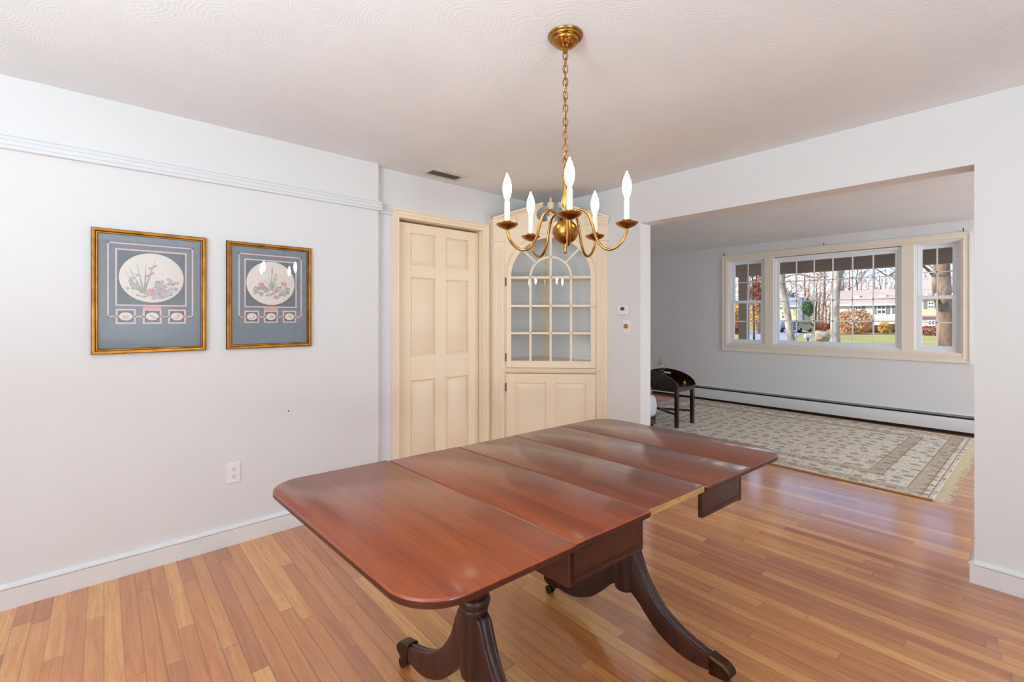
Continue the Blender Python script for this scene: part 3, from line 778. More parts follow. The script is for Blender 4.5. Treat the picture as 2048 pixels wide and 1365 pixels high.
# ------------------------------------------------------------------ brass chandelier
CX, CY = -1.192, 1.342
ch = thing('chandelier', (CX,CY,H), 'brass five-arm candle chandelier hanging on a chain over the table', 'chandelier')
MB().lathe([(.001,0),(.067,0),(.0685,-.003),(.066,-.008),(.062,-.010),(.060,-.016),(.055,-.0185),(.052,-.019),(.051,-.025),(.046,-.030),(.042,-.031),(.036,-.039),(.026,-.045),(.014,-.048),(.010,-.050),(.009,-.066),(.001,-.066)], (CX,CY,H-.0005), 40).build('canopy', M['brass'], ch, smooth=40)
cn = MB(); z = H-.060; k = 0
def link_pts(z, ang, hh, ww, n=14):
    pts = []
    for i in range(n):
        a = 2*PI*i/n
        q = math.cos(a)*ww; pts.append((CX+q*math.cos(ang), CY+q*math.sin(ang), z+math.sin(a)*hh+ (.35*hh if math.sin(a) > .3 else -.35*hh if math.sin(a) < -.3 else 0)*0))
    return pts
ztop = H-.066; zbot = 1.915; NL = 17; pitch = (ztop-zbot)/NL
for k in range(NL):
    zc = ztop-pitch*(k+.5); ang = math.radians(48 + (90 if k % 2 else 0) + 14*math.sin(k*1.3))
    cn.tube(link_pts(zc, ang, pitch*.5+.0044, .0095), .0021, 6, closed=True)
cn.build('chain', M['brass'], ch)
cd = MB(); cd.tube([(CX+.003*math.sin(k*.9), CY+.003*math.cos(k*.7), ztop-(ztop-zbot)*k/30) for k in range(31)], .0016, 6); cd.build('cord', M['brass'], ch)
BZ = 1.657
bal = MB()
bal.lathe([(.001,.262),(.004,.262),(.005,.250),(.009,.246),(.009,.240),(.0055,.236),(.0055,.222),(.0105,.218),(.0115,.212),(.0075,.206),(.0085,.190),(.0095,.165),(.0135,.135),(.0155,.115),(.0135,.098),(.009,.086),(.0105,.082),(.009,.078),(.0075,.070),(.014,.062),(.030,.058),(.033,.052),(.026,.044),(.001,.044)], (CX,CY,BZ), 24)
lp = [(CX+.012*math.cos(2*PI*i/16)*.75, CY+.012*math.cos(2*PI*i/16)*.66, BZ+.272+.013*math.sin(2*PI*i/16)) for i in range(16)]
bal.tube(lp, .0022, 6, closed=True)
bal.build('baluster_stem', M['brass'], ch, smooth=45)
MB().lathe([(.001,-.0505)] + [(.0507*math.cos(math.radians(a)), .0507*math.sin(math.radians(a))) for a in range(-80,81,8)] + [(.001,.0505)], (CX,CY,BZ), 36).build('ball', M['brass'], ch, smooth=60)
MB().lathe([(.001,-.088),(.004,-.086),(.006,-.078),(.0055,-.070),(.007,-.066),(.0055,-.062),(.0075,-.056),(.009,-.048),(.001,-.047)], (CX,CY,BZ), 18).build('bottom_finial', M['brass'], ch, smooth=50)
M['bulb'] = m_plain('lit_candle_bulb', (255,250,240), .3, emit=(255,243,224), es=25)
ARMP = [(.026,1.706),(.036,1.722),(.060,1.736),(.086,1.722),(.104,1.680),(.118,1.630),(.140,1.592),(.170,1.577),(.200,1.588),(.222,1.612),(.232,1.640),(.234,1.655)]
base_ang = math.atan2(-CY, -CX)
for k in range(5):
    a = base_ang+math.radians(3.5)+2*PI*k/5; ca, sa = math.cos(a), math.sin(a)
    P = [(CX+r*ca, CY+r*sa, zz) for r, zz in smoothpts(ARMP, 40)]
    arm = MB().tube(P, .0054, 10).build('arm', M['brass'], ch, smooth=60)
    ec = (CX+.234*ca, CY+.234*sa, 0)
    MB().lathe([(.001,1.650),(.008,1.652),(.018,1.656),(.032,1.662),(.0400,1.670),(.0412,1.673),(.0395,1.6735),(.028,1.667),(.015,1.663),(.0125,1.666),(.0125,1.676),(.0165,1.680),(.0165,1.684),(.001,1.684)], ec, 28).build('drip_pan', M['brass'], arm, smooth=50)
    sl_ = MB().lathe([(.001,1.684),(.0105,1.684),(.0105,1.756),(.0085,1.757),(.001,1.757)], ec, 20).build('candle_sleeve', M['sleeve'], arm, smooth=50)
    MB().lathe([(.001,1.757),(.0065,1.757),(.0075,1.766),(.0125,1.778),(.0165,1.795),(.0172,1.808),(.0155,1.824),(.0105,1.842),(.005,1.856),(.0022,1.864),(.0005,1.866)], ec, 20).build('candle_bulb', M['bulb'], sl_, smooth=60)
# ------------------------------------------------------------------ bay-style front window (three units in one cream casing)
win = bpy.data.objects.new('window_1', None); COL.objects.link(win); win.location = (-1.77, YF, WZ0); win['kind'] = 'structure'
tag(win, 'wide three-part front window in a cream casing over the baseboard heater')
def xz(y, x0, x1, z0, z1): return [(x0,y,z0),(x1,y,z0),(x1,y,z1),(x0,y,z1)]
def frame(mb, y, o, i, d): return mb.ring(xz(y,*o), xz(y,*i), (0,d,0))
c = MB()
OX = (-3.163,-.400,.806,2.290); 
def ins(o, k): return (o[0]+k, o[1]-k, o[2]+k, o[3]-k)
frame(c, YF-.001, OX, ins(OX,.020), -.024); frame(c, YF-.001, ins(OX,.020), ins(OX,.055), -.017); frame(c, YF-.001, ins(OX,.055), ins(OX,.068), -.021); frame(c, YF-.001, ins(OX,.068), ins(OX,.082), -.013)
c.build('window_casing', M['creamw'], win, bevel=.002)
j = MB(); frame(j, YF-.004, ins(OX,.070), ins(OX,.092), .15)
for x0, x1 in ((-2.555,-2.435),(-1.005,-.885)): j.box(x0, x1, YF+.012, YF+.14, .87, 2.22)
j.build('window_mullion', M['creamw'], win, bevel=.003)
s_ = MB().box(-3.085, -.475, YF-.020, YF+.09, .885, .915).box(-3.07, -.49, YF+.015, YF+.10, .912, .932); s_.build('window_stool', M['creamw'], win, bevel=.004)
def sash(name, x0, x1, z0, z1, y, nx, nz, st, mw=.014, d=.03, inner=None):
    m = MB(); frame(m, y, (x0,x1,z0,z1), (x0+st,x1-st,z0+st,z1-st), d)
    o = m.build(name, M['vinyl'], win, bevel=.003)
    g = MB(); gx0, gx1, gz0, gz1 = x0+st, x1-st, z0+st, z1-st
    for k in range(1, nx): xx = gx0+(gx1-gx0)*k/nx; g.box(xx-mw/2, xx+mw/2, y+.010, y+.022, gz0-.002, gz1+.002)
    for k in range(1, nz): zz = gz0+(gz1-gz0)*k/nz; g.box(gx0-.002, gx1+.002, y+.010, y+.022, zz-mw/2, zz+mw/2)
    g.build('glazing_bars', M['vinyl'], o)
    MB().box(gx0-.004, gx1+.004, y+.0235, y+.0265, gz0-.004, gz1+.004).build('window_pane', M['glass'], o)
# fixed centre light
m = MB(); frame(m, YF+.03, (-2.437,-1.003,.930,2.190), (-2.410,-1.030,.955,2.160), .08); m.build('window_frame', M['vinyl'], win, bevel=.003)
sash('fixed_sash', -2.412, -1.028, .953, 2.162, YF+.055, 6, 4, .042)
for (x0, x1) in ((-3.070,-2.553),(-.887,-.490)):
    m = MB(); frame(m, YF+.03, (x0,x1,.928,2.205), (x0+.022,x1-.022,.945,2.183), .08); m.build('window_frame', M['vinyl'], win, bevel=.003)
    a, b = x0+.024, x1-.024
    sash('upper_sash', a, b, 1.540, 2.183, YF+.072, 2, 2, .044)
    sash('lower_sash', a, b, .945, 1.583, YF+.040, 2, 2, .044)
for x, z, lab in ((-3.131,2.290,'small brass curtain hook over the left corner of the front window'),(-1.799,2.290,'small brass curtain hook over the middle of the front window'),(-.462,2.290,'small brass curtain hook over the right corner of the front window')):
    h = MB().tube([(x,YF-.002,z+.012),(x,YF-.03,z+.012),(x+.002,YF-.045,z+.02),(x,YF-.045,z+.04)], .004, 8); o = h.build('curtain_hook', M['brassd']); tag(o, lab, 'hook', 'curtain hooks over the front window')
# unseen windows added to carry fill light (behind the camera, living-room right end)
def plain_window(name, axis, a0, a1, t, z0, z1, n, label):
    r = bpy.data.objects.new(name, None); COL.objects.link(r); r['kind'] = 'structure'; r['label'] = label
    r.location = ((a0+a1)/2, t, z0) if axis == 0 else (t, (a0+a1)/2, z0)
    f = MB(); p = MB()
    def R(k): return [(a0+k,z0+k),(a1-k,z0+k),(a1-k,z1-k),(a0+k,z1-k)]
    P = (lambda a, d, z: (a, t+d, z)) if axis == 0 else (lambda a, d, z: (t+d, a, z))
    sg = -1 if axis == 0 else 1
    dv = (0, sg*.06, 0) if axis == 0 else (sg*.06, 0, 0)
    f.ring([P(a, 0, z) for a, z in R(0)], [P(a, 0, z) for a, z in R(.05)], dv)
    for k in range(1, n):
        a = a0+(a1-a0)*k/n
        q = [P(a-.02, sg*.01, z0+.04), P(a+.02, sg*.01, z0+.04), P(a+.02, sg*.01, z1-.04), P(a-.02, sg*.01, z1-.04)]
        f.extr(q, dv)
    f.build('window_frame', M['vinyl'], r)
plain_window('added_window_2', 0, -1.0, 1.4, YS-.03, .8, 2.15, 3, 'unseen window added behind the camera for fill light')
plain_window('added_window_3', 1, 4.4, 6.6, XE+.03, .8, 2.15, 2, 'unseen window added at the right end of the living room for fill light')

# ------------------------------------------------------------------ hydronic baseboard heater
HX0, HX1 = -4.9, .9
ht = thing('baseboard_heater', ((HX0+HX1)/2, YF, 0), 'long white metal baseboard heater under the front window', 'heater')
def hprof(mb, prof): return mb.extr([(HX0, YF-a, z) for a, z in prof], (HX1-HX0, 0, 0))
hprof(MB(), [(.001,.030),(.006,.030),(.006,.212),(.022,.214),(.026,.218),(.022,.224),(.001,.224)]).build('back_panel', M['heater'], ht)
hprof(MB(), [(.058,.036),(.062,.036),(.064,.174),(.060,.181),(.056,.181),(.058,.172)]).build('front_cover', M['heater'], ht)
hprof(MB(), [(.010,.040),(.052,.040),(.052,.200),(.010,.200)]).build('fin_core', M['dark'], ht)
hprof(MB(), [(.042,.1985),(.046,.1960),(.0475,.1985),(.0435,.2015)]).build('damper', M['heater'], ht)
hprof(MB(), [(.004,.0),(.050,.0),(.050,.034),(.004,.034)]).build('toe_shade', M['dark'], ht)  # solid dark strip in place of the shade under the heater

# ------------------------------------------------------------------ oriental rug
def m_rug(Lx, Ly):
    t = Nt('ivory_floral_rug'); x = t.xyz()
    # distances to the ends / sides (object origin = rug centre)
    dx = t.math('SUBTRACT', Lx/2, t.math('ABSOLUTE', x[0])); dy = t.math('SUBTRACT', Ly/2, t.math('ABSOLUTE', x[1]))
    d = t.math('MINIMUM', dx, dy)
    v = t.comb(x[0], x[1], 0)
    warp = t.noise(v, 5, 2)
    def motif(scale, rnd, stops):
        vo = t.new('ShaderNodeTexVoronoi', feature='F1', voronoi_dimensions='2D', _Scale=scale, _Randomness=rnd)
        t.link(v, vo.inputs['Vector'])
        return vo
    v1 = motif(7.2, .62, None); v2 = motif(19, .8, None); v3 = motif(42, .9, None)
    petals = t.noise(v, 60, 3, .7)
    f1 = t.ramp(t.math('ADD', v1.outputs['Distance'], t.math('MULTIPLY', t.math('SUBTRACT', petals, .5), .42)), [(.20,(1,1,1)),(.27,(0,0,0))])
    core = t.ramp(v1.outputs['Distance'], [(.07,(1,1,1)),(.10,(0,0,0))])
    f2 = t.ramp(t.math('ADD', v2.outputs['Distance'], t.math('MULTIPLY', t.math('SUBTRACT', petals, .5), .5)), [(.17,(1,1,1)),(.24,(0,0,0))])
    vine = t.math('ABSOLUTE', t.math('SUBTRACT', t.noise(v, 7, 2, .5, 1.5), .5)); fv = t.ramp(vine, [(.006,(1,1,1)),(.016,(0,0,0))])
    hue = t.ramp(v1.outputs['Color'], [(.2,lin((160,132,114))),(.45,lin((142,126,116))),(.6,lin((136,136,136))),(.8,lin((168,130,114)))], 'CONSTANT')
    hue2 = t.ramp(v2.outputs['Color'], [(.2,lin((176,156,132))),(.5,lin((150,146,134))),(.8,lin((180,142,124)))], 'CONSTANT')
    ivory = t.ramp(t.noise(v, 3, 3), [(.3,lin((222,213,197))),(.7,lin((233,226,212)))])
    band = t.ramp(t.noise(v, 26, 3, .6), [(.3,lin((190,176,156))),(.7,lin((212,199,180)))])
    def step(a, b): return t.math('MULTIPLY', t.math('GREATER_THAN', d, a), t.math('LESS_THAN', d, b))
    isband = t.math('MAXIMUM', step(.075, .165), step(.37, .46))
    base = t.mix(isband, ivory, band)
    col = t.mix(t.math('MULTIPLY', fv, .35), base, lin((168,150,126)))
    col = t.mix(t.math('MULTIPLY', f2, .6), col, hue2)
    col = t.mix(t.math('MULTIPLY', f1, .72), col, hue)
    col = t.mix(t.math('MULTIPLY', core, .8), col, lin((196,180,160)))
    ed = None
    for e in (.03, .072, .168, .366, .464):
        q = t.math('LESS_THAN', t.math('ABSOLUTE', t.math('SUBTRACT', d, e)), .005)
        ed = q if ed is None else t.math('MAXIMUM', ed, q)
    col = t.mix(t.math('MULTIPLY', ed, .75), col, lin((150,126,100)))
    side = t.math('LESS_THAN', dy, .012); col = t.mix(side, col, lin((176,136,84)))
    t.bump(t.noise(v, 500, 2), .3, .004)
    return t.set(col, .95, spec=.1)
RW, RL = 3.34, 2.62
ra_ = math.radians(-1.6)
rc = Vector((-.44, 4.445, 0)) + Matrix.Rotation(ra_, 3, 'Z') @ Vector((-RW/2, RL/2, 0))
rug = MB().box(-RW/2, RW/2, -RL/2, RL/2, .0005, .011).build('area_rug', m_rug(RW, RL), bevel=.004)
rug.location = rc; rug.rotation_euler = (0,0,ra_)
tag(rug, 'ivory floral oriental rug with fringed ends on the living-room floor', 'rug')
fm = MB(); r = random.Random(2)
for sg in (-1, 1):
    k = -RL/2
    while k < RL/2:
        ln_ = .085+r.uniform(-.022,.018); dy_ = r.uniform(-.016,.016); x0 = sg*(RW/2-.004)
        fm.hexa([(x0,k,.002),(x0+sg*ln_*.5,k+dy_*.4,.0015),(x0+sg*ln_,k+dy_,.0005),(x0+sg*ln_*.5,k-.003+dy_*.3,.0015),(x0,k+.011,.009),(x0+sg*ln_*.5,k+.009+dy_*.4,.007),(x0+sg*ln_,k+.006+dy_,.002),(x0+sg*ln_*.5,k+.004+dy_*.3,.007)])
        fm.box(min(x0,x0+sg*ln_*.8), max(x0,x0+sg*ln_*.8), k+.003, k+.009, .001, .005)
        k += .0125
M['fringe'] = m_noisy('cream_fringe', [(.3,(206,190,158)),(.7,(226,212,182))], 60, .95)
fo = fm.build('fringe', M['fringe']); fo.parent = rug; fo['kind'] = 'stuff'; fo['label'] = 'cream knotted fringe'

# ------------------------------------------------------------------ butler's tray table, oil lamp, little bell, easy chair
BX0, BX1, BY0, BY1 = -3.49, -2.73, 5.06, 5.50; RG = .011
bt = thing('tray_table', ((BX0+BX1)/2, (BY0+BY1)/2, RG), "dark mahogany tray table with upright curved sides standing on the rug", 'table')
for x in (BX0+.03, BX1-.03):
    for y in (BY0+.03, BY1-.03): MB().box(x-.021, x+.021, y-.021, y+.021, RG, .475).build('leg', M['tray'], bt, bevel=.002)
ap = MB()
for y in (BY0+.012, BY1-.030): ap.box(BX0+.03, BX1-.03, y, y+.018, .43, .485)
for x in (BX0+.012, BX1-.030): ap.box(x, x+.018, BY0+.03, BY1-.03, .43, .485)
ap.build('apron', M['tray'], bt)
cc = ((BX0+BX1)/2, (BY0+BY1)/2)
for (x0, y0, x1, y1) in ((BX0+.03,BY0+.03,BX1-.03,BY1-.03),(BX0+.03,BY1-.03,BX1-.03,BY0+.03)):
    d = Vector((x1-x0,y1-y0,0)); n = Vector((-d.y,d.x,0)).normalized()*.011; p = Vector((x0,y0,.15))
    MB().extr([p+n, p-n, p-n+d, p+n+d], (0,0,.026)).build('stretcher', M['tray'], bt)
MB().box(BX0, BX1, BY0, BY1, .485, .503).build('tray', M['tray'], bt, bevel=.002)
def flap(y, th):
    """upright side with an arched top and a hand slot"""
    m = MB(); n = 60; cx = cc[0]; hw = (BX1-BX0)/2
    top = lambda x: .505+.155*max(0, 1-((x-cx)/hw)**2)**.62
    for k in range(n):
        a, b = BX0+2*hw*k/n, BX0+2*hw*(k+1)/n; mid = (a+b)/2; u = abs(mid-cx)
        segs = [(.503, None)] if u > .055 else [(.503, .590+.0*u), (.618-.18*max(0,u-.035), None)]
        if u <= .055:
            m.hexa([(a,y,.503),(b,y,.503),(b,y+th,.503),(a,y+th,.503),(a,y,.592),(b,y,.592),(b,y+th,.592),(a,y+th,.592)])
            m.hexa([(a,y,.617),(b,y,.617),(b,y+th,.617),(a,y+th,.617),(a,y,top(a)),(b,y,top(b)),(b,y+th,top(b)),(a,y+th,top(a))])
        else:
            m.hexa([(a,y,.503),(b,y,.503),(b,y+th,.503),(a,y+th,.503),(a,y,top(a)),(b,y,top(b)),(b,y+th,top(b)),(a,y+th,top(a))])
    return m
flap(BY0, .014).build('tray_side', M['tray'], bt, smooth=0); flap(BY1-.014, .014).build('tray_side', M['tray'], bt, smooth=0)
# the end flap lies open
pts = [(BX1,BY0)] + [(BX1+.075*math.sin(PI*k/16)**.7, BY0+(BY1-BY0)*k/16) for k in range(1,16)] + [(BX1,BY1)]
sub(MB().extr([(a,b,.489) for a, b in pts], (0,0,.014)).build('tray_end', M['tray'], bt), 'end flap lying open flat')
lamp = thing('oil_lamp', (-3.10,5.33,.503), 'small clear glass oil lamp with a chimney on the dark tray table', 'lamp')
B_ = (-3.10,5.33,.503)
MB().lathe([(.001,.001),(.058,.001),(.058,.008),(.044,.016),(.020,.034),(.016,.046),(.030,.056),(.046,.072),(.046,.088),(.030,.102),(.018,.108),(.001,.108)], B_, 24).build('lamp_base', M['lampglass'], lamp)
MB().lathe([(.018,.106),(.024,.112),(.026,.124),(.020,.132),(.001,.132)], B_, 20).build('burner', M['brassd'], lamp)
MB().lathe([(.026,.128),(.030,.140),(.046,.168),(.051,.192),(.046,.220),(.033,.258),(.025,.290),(.024,.305),(.027,.318),(.0255,.318),(.0225,.305),(.0235,.290),(.0315,.258),(.0445,.220),(.0495,.192),(.0445,.168),(.0285,.140)], B_, 28).build('glass_chimney', M['lampglass'], lamp, smooth=60)
bl = thing('brass_bell', (-2.84,5.43,.503), 'tiny brass bell on the dark tray table', 'bell')
MB().lathe([(.020,.0),(.019,.006),(.014,.016),(.011,.026),(.006,.031),(.001,.032)], (-2.84,5.43,.503), 18).build('bell_body', M['brass'], bl)
MB().lathe([(.003,.030),(.003,.038),(.006,.042),(.004,.047),(.001,.048)], (-2.84,5.43,.503), 12).build('bell_handle', M['brass'], bl)
# easy chair mostly behind the opening's left edge
cx0, cx1, cy0, cy1 = -3.42, -2.745, 4.18, 4.62
ec = thing('easy_chair', ((cx0+cx1)/2, (cy0+cy1)/2, 0), 'pale blue upholstered chair with dark wood frame, half hidden behind the opening', 'chair')
def cushion(mb, x0, x1, y0, y1, z0, z1, r=.05):
    rg = []
    for k in range(9):
        t = k/8; b_ = math.sin(PI*t)**.5*r; z = z0+(z1-z0)*t
        rc_ = .06; pts = []
        for (qx, qy, a0) in ((x1-rc_+b_,y1-rc_+b_*.6,0),(x0+rc_-b_,y1-rc_+b_*.6,90),(x0+rc_-b_,y0+rc_-b_*.6,180),(x1-rc_+b_,y0+rc_-b_*.6,270)):
            for i in range(5): a = math.radians(a0+90*i/4); pts.append((qx+rc_*math.cos(a), qy+rc_*math.sin(a), z))
        rg.append(pts)
    return mb.loft(rg)
cushion(MB(), cx0, cx1-.02, cy0, cy1, .215, .455, .035).build('seat_cushion', M['chair'], ec, smooth=60)
nl = MB()
for k in range(12): nl.ball((cx1+.0, cy0+.03+k*.034, .205), .006, 6, 4)
MB().box(cx0, cx1-.005, cy0+.01, cy1-.01, .14, .222).build('seat_frame', M['tray'], ec, extra=[(nl, M['brassd'])])
for x in (cx0+.03, cx1-.045):
    for y in (cy0+.035, cy1-.035): MB().tube([(x,y,.012 if y > 4.4 else .0005),(x,y,.15)], [.016,.024], 10).build('leg', M['tray'], ec)
cushion(MB(), cx0-.05, cx0+.09, cy0, cy1, .44, .95, .03).build('backrest', M['chair'], ec, smooth=60)
for y in (cy0+.015, cy1-.035):
    MB().tube([(cx0+.05,y,.62),(cx1-.22,y,.60),(cx1-.09,y,.56),(cx1-.055,y,.50),(cx1-.06,y,.42),(cx1-.05,y,.20)], [.02,.022,.024,.022,.018,.02], 10).build('armrest', M['tray'], ec, smooth=60)
# ------------------------------------------------------------------ front porch and the street side
GZ = -.70
YAW = math.radians(48.27); FW = Vector((-math.sin(YAW), math.cos(YAW), 0)); RT = Vector((math.cos(YAW), math.sin(YAW), 0)); EYE = 1.32
def out(px, py, d):
    """point seen at (px, py) standing d metres down the street axis"""
    return Vector((0,0,EYE)) + FW*d + RT*(d*(px-1024)/915) + Vector((0,0,-d*(py-636)/915))
def gnd(px, d): p = out(px, 636, d); p.z = GZ; return p
M['porch'] = paint('porch_taupe_paint', (166,144,130), .7, .03)
struct(MB().box(-8.5, 3.2, YF+.15, 9.62, 2.45, 2.62), 'porch_roof', M['porch'])
struct(MB().box(-8.5, 3.2, 9.10, 9.28, 2.115, 2.45), 'porch_beam', M['porch'])
struct(MB().box(-8.5, 3.2, YF+.15, 9.5, -.35, -.12), 'porch_floor', M['porch'])
pp = thing('porch_post', (-3.60,9.19,GZ), 'square taupe porch post outside the left part of the front window', 'post')
MB().box(-3.675,-3.525,9.115,9.265,GZ+.55,2.115).build('post_shaft', M['porch'], pp, bevel=.006)
MB().box(-3.71,-3.49,9.08,9.30,GZ,GZ+.56).build('post_base', M['porch'], pp, bevel=.006)
M['lawn'] = m_noisy('autumn_lawn', [(.3,(134,122,58)),(.46,(164,148,76)),(.60,(184,164,98)),(.78,(170,132,82))], .35, .95, 6, (.35,1.6,1))  # dry-grass mottling stretched into streaks, painting in tree shadows too
struct(MB().add([(-140,9.7,GZ),(60,9.7,GZ),(60,190,GZ),(-140,190,GZ)], [(0,1,2,3)]), 'lawn', M['lawn'])
M['asphalt'] = m_noisy('grey_asphalt', [(.3,(150,150,156)),(.7,(172,170,172))], 2, .9)
a = [gnd(1500,38), gnd(1584,41), gnd(1612,72), gnd(1540,80), gnd(1490,62)]
struct(MB().extr([(p.x,p.y,GZ+.002) for p in a], (0,0,.03)), 'driveway', M['asphalt'])
M['mulch'] = m_noisy('leaf_litter', [(.3,(160,92,52)),(.6,(198,128,76)),(.8,(176,112,70))], 2.5, .95, 5)
a = [gnd(1664,58.5), gnd(1812,58), gnd(1930,54), gnd(1950,58), gnd(1812,63), gnd(1664,64)]
struct(MB().extr([(p.x,p.y,GZ+.002) for p in a], (0,0,.05)), 'planting_bed', M['mulch'])

# trees ---------------------------------------------------------------
def wood(path, r0, r1, n=7):
    pts = [Vector(p) for p in path]; m = len(pts)
    return pts, [r0+(r1-r0)*i/(m-1) for i in range(m)], n
def curve(P, n=14):
    """smooth 3-D curve through points"""
    P = [Vector(p) for p in P]; o = []
    for i in range(n+1):
        t = i/n*(len(P)-1); k = min(int(t), len(P)-2); f = t-k
        a, b, c, d = P[max(k-1,0)], P[k], P[k+1], P[min(k+2,len(P)-1)]
        o.append(.5*((2*b)+(c-a)*f+(2*a-5*b+4*c-d)*f*f+(3*b-a-3*c+d)*f**3))
    return o
def grow(mb, p, d, ln_, r, depth, rng, n=4, spread=.55):
    q = p + d*ln_; mid = p + d*ln_*.5 + Vector((rng.uniform(-1,1),rng.uniform(-1,1),rng.uniform(-.5,1)))*ln_*.06
    mb.tube([p, mid, q], [r, r*.82, r*.62], n, cap=False)
    if depth == 0: return
    for k in range(rng.choice((2,3,3))):
        nd = (d + Vector((rng.uniform(-1,1),rng.uniform(-1,1),rng.uniform(-.35,.8)))*spread).normalized()
        grow(mb, p + d*ln_*rng.uniform(.55,1), nd, ln_*rng.uniform(.55,.82), r*.58, depth-1, rng, 3, spread)
def big_tree(name, base, label, trunk, limbs, bark, twigmat, twigs, seed):
    t = thing(name, base, label, 'tree')
    p, rr, n = wood(curve(trunk[0], 18), *trunk[1:], 12)
    rr = [r_*(1+.35*max(0,1-i/3)) for i, r_ in enumerate(rr)]
    MB().tube(p, rr, n).build('trunk', bark, t, smooth=60)
    for path, r0, r1 in limbs:
        p, rr, n = wood(curve(path, 10), r0, r1, 8); MB().tube(p, rr, n).build('limb', bark, t, smooth=60)
    rng = random.Random(seed)
    for p, d, ln_, r, dep in twigs:
        tw = MB(); grow(tw, Vector(p), Vector(d).normalized(), ln_, r, dep, rng); tw.build('twigs', twigmat, t, smooth=0)
    return t
D = 16.
big_tree('maple_tree', gnd(1893,D), 'big mottled brown tree trunk forking outside the right part of the front window',
    ([gnd(1893,D), out(1893,700,D), out(1892,650,D), out(1888,605,D), out(1887,570,D), out(1886,530,D), out(1890,470,D)], .27, .17),
    [([out(1888,625,D), out(1874,603,D-.2), out(1870,575,D-.3), out(1869,545,D-.3), out(1877,500,D-.4)], .11, .07),
     ([out(1870,556,D-.3), out(1862,546,D-.4), out(1850,535,D-.6), out(1836,528,D-.9), out(1806,520,D-1.4)], .055, .03),
     ([out(1870,541,D-.3), out(1856,530,D-.2), out(1838,530,D)], .03, .018),
     ([out(1894,615,D), out(1904,588,D+.2), out(1914,568,D+.5), out(1935,540,D+.8)], .13, .08),
     ([out(1890,528,D), out(1900,541,D-.2), out(1914,544,D-.4)], .035, .02),
     ([out(1836,528,D-.9), out(1800,526,D-1), out(1775,534,D-1), out(1752,536,D-1), out(1730,528,D-1)], .028, .012),
     ([out(1806,520,D-1.2), out(1780,552,D-1), out(1757,541,D-1), out(1738,531,D-1)], .026, .010),
     ([out(1815,520,D-1.2), out(1797,560,D-1), out(1780,548,D-1)], .02, .008)],
    M['bark'], M['twigd'], [(out(1790,530,D-1), (-.8,-.4,.1), 1.0, .012, 3), (out(1772,541,D-1), (-.7,-.3,-.3), .8, .010, 3), (out(1800,545,D-1), (-.5,-.5,.4), .8, .01, 3), (out(1905,560,D), (.5,.3,.6), 1.0, .02, 3)], 4)
D = 24.
big_tree('birch_tree', gnd(1588,D), 'leaning pale-barked tree outside the left panes of the middle window',
    ([gnd(1588,D), out(1584,690,D), out(1577,645,D), out(1570,600,D), out(1563,560,D), out(1555,500,D)], .20, .15),
    [([out(1566,572,D), out(1563,555,D), out(1567,545,D), out(1572,520,D)], .15, .13),
     ([out(1566,557,D), out(1580,551,D-.3), out(1600,548,D-.5), out(1625,555,D-.7), out(1645,552,D-.9), out(1657,553,D-1)], .07, .035)],
    M['birch'], M['twigd'], [(out(1600,549,D-.5), (.6,.2,.8), 1.6, .02, 2), (out(1634,555,D-.8), (.5,.3,.9), 1.4, .015, 2)], 9)
D = 26.
big_tree('street_tree', gnd(1671,D), 'straight grey tree trunk in the middle of the front window, half sunlit',
    ([gnd(1672,D), out(1671,690,D), out(1670,640,D), out(1671,590,D), out(1674,562,D), out(1672,520,D), out(1668,470,D)], .25, .17),
    [([out(1673,566,D), out(1681,550,D), out(1690,530,D), out(1704,490,D)], .14, .10)],
    M['birch'], M['twig'], [(out(1683,545,D), (.6,.3,.6), 1.8, .03, 3), (out(1690,530,D), (.7,.2,.2), 1.8, .03, 3)], 12)
D = 30.
big_tree('sapling', gnd(1508,D), 'thin dark young tree beyond the porch post',
    ([gnd(1508,D), out(1507.5,640,D), out(1506,590,D), out(1505,552,D)], .07, .045),
    [([out(1506,590,D), out(1498,583,D), out(1490,585,D)], .03, .015), ([out(1506,588,D), out(1514,585,D), out(1521,575,D)], .03, .015)],
    M['twigd'], M['twigd'], [(out(1506,600,D), (.5,.2,.6), .9, .012, 2), (out(1506,620,D), (-.5,.2,.6), .8, .012, 2)], 3)

def leafy(mb, c, rx, ry, rz, n, s_, rng, shell=.55):
    for _ in range(n):
        v = Vector((rng.gauss(0,1), rng.gauss(0,1), rng.gauss(0,1))).normalized()*rng.uniform(shell,1)**.6
        p = Vector(c)+Vector((v.x*rx, v.y*ry, v.z*rz)); q = s_*rng.uniform(.6,1.3)
        a = Vector((rng.gauss(0,1),rng.gauss(0,1),rng.gauss(0,1))).normalized(); b = a.orthogonal().normalized(); e = a.cross(b)
        mb.add([p-b*q, p-e*q*.6, p+b*q, p+e*q*.6], [(0,1,2,3)])
    return mb
# bare woodland behind the houses: four grown kinds, then copies
def wood_tree(seed, h, nb, twigmat, bark):
    rng = random.Random(seed)
    t = thing('bare_tree', (0,0,0), '', 'tree', 'bare trees beyond the houses')
    lean = Vector((rng.uniform(-.05,.05), rng.uniform(-.05,.05), 1))
    p = [lean*h*k/8 + Vector((rng.uniform(-.12,.12), rng.uniform(-.12,.12), 0)) for k in range(9)]; p[0] = Vector((0,0,0))
    MB().tube(p, [.20*(1-.085*k) for k in range(9)], 6).build('trunk', bark, t, smooth=60)
    tw = MB()
    for k in range(nb):
        f = rng.uniform(.28,1); b = lean*h*f; a = rng.uniform(0,2*PI)
        grow(tw, b, Vector((math.cos(a), math.sin(a), rng.uniform(.3,1.1))).normalized(), h*.17*(1.3-f*.7), .055, 3, rng, 3, .6)
    tw.build('twigs', twigmat, t, smooth=0)
    return t
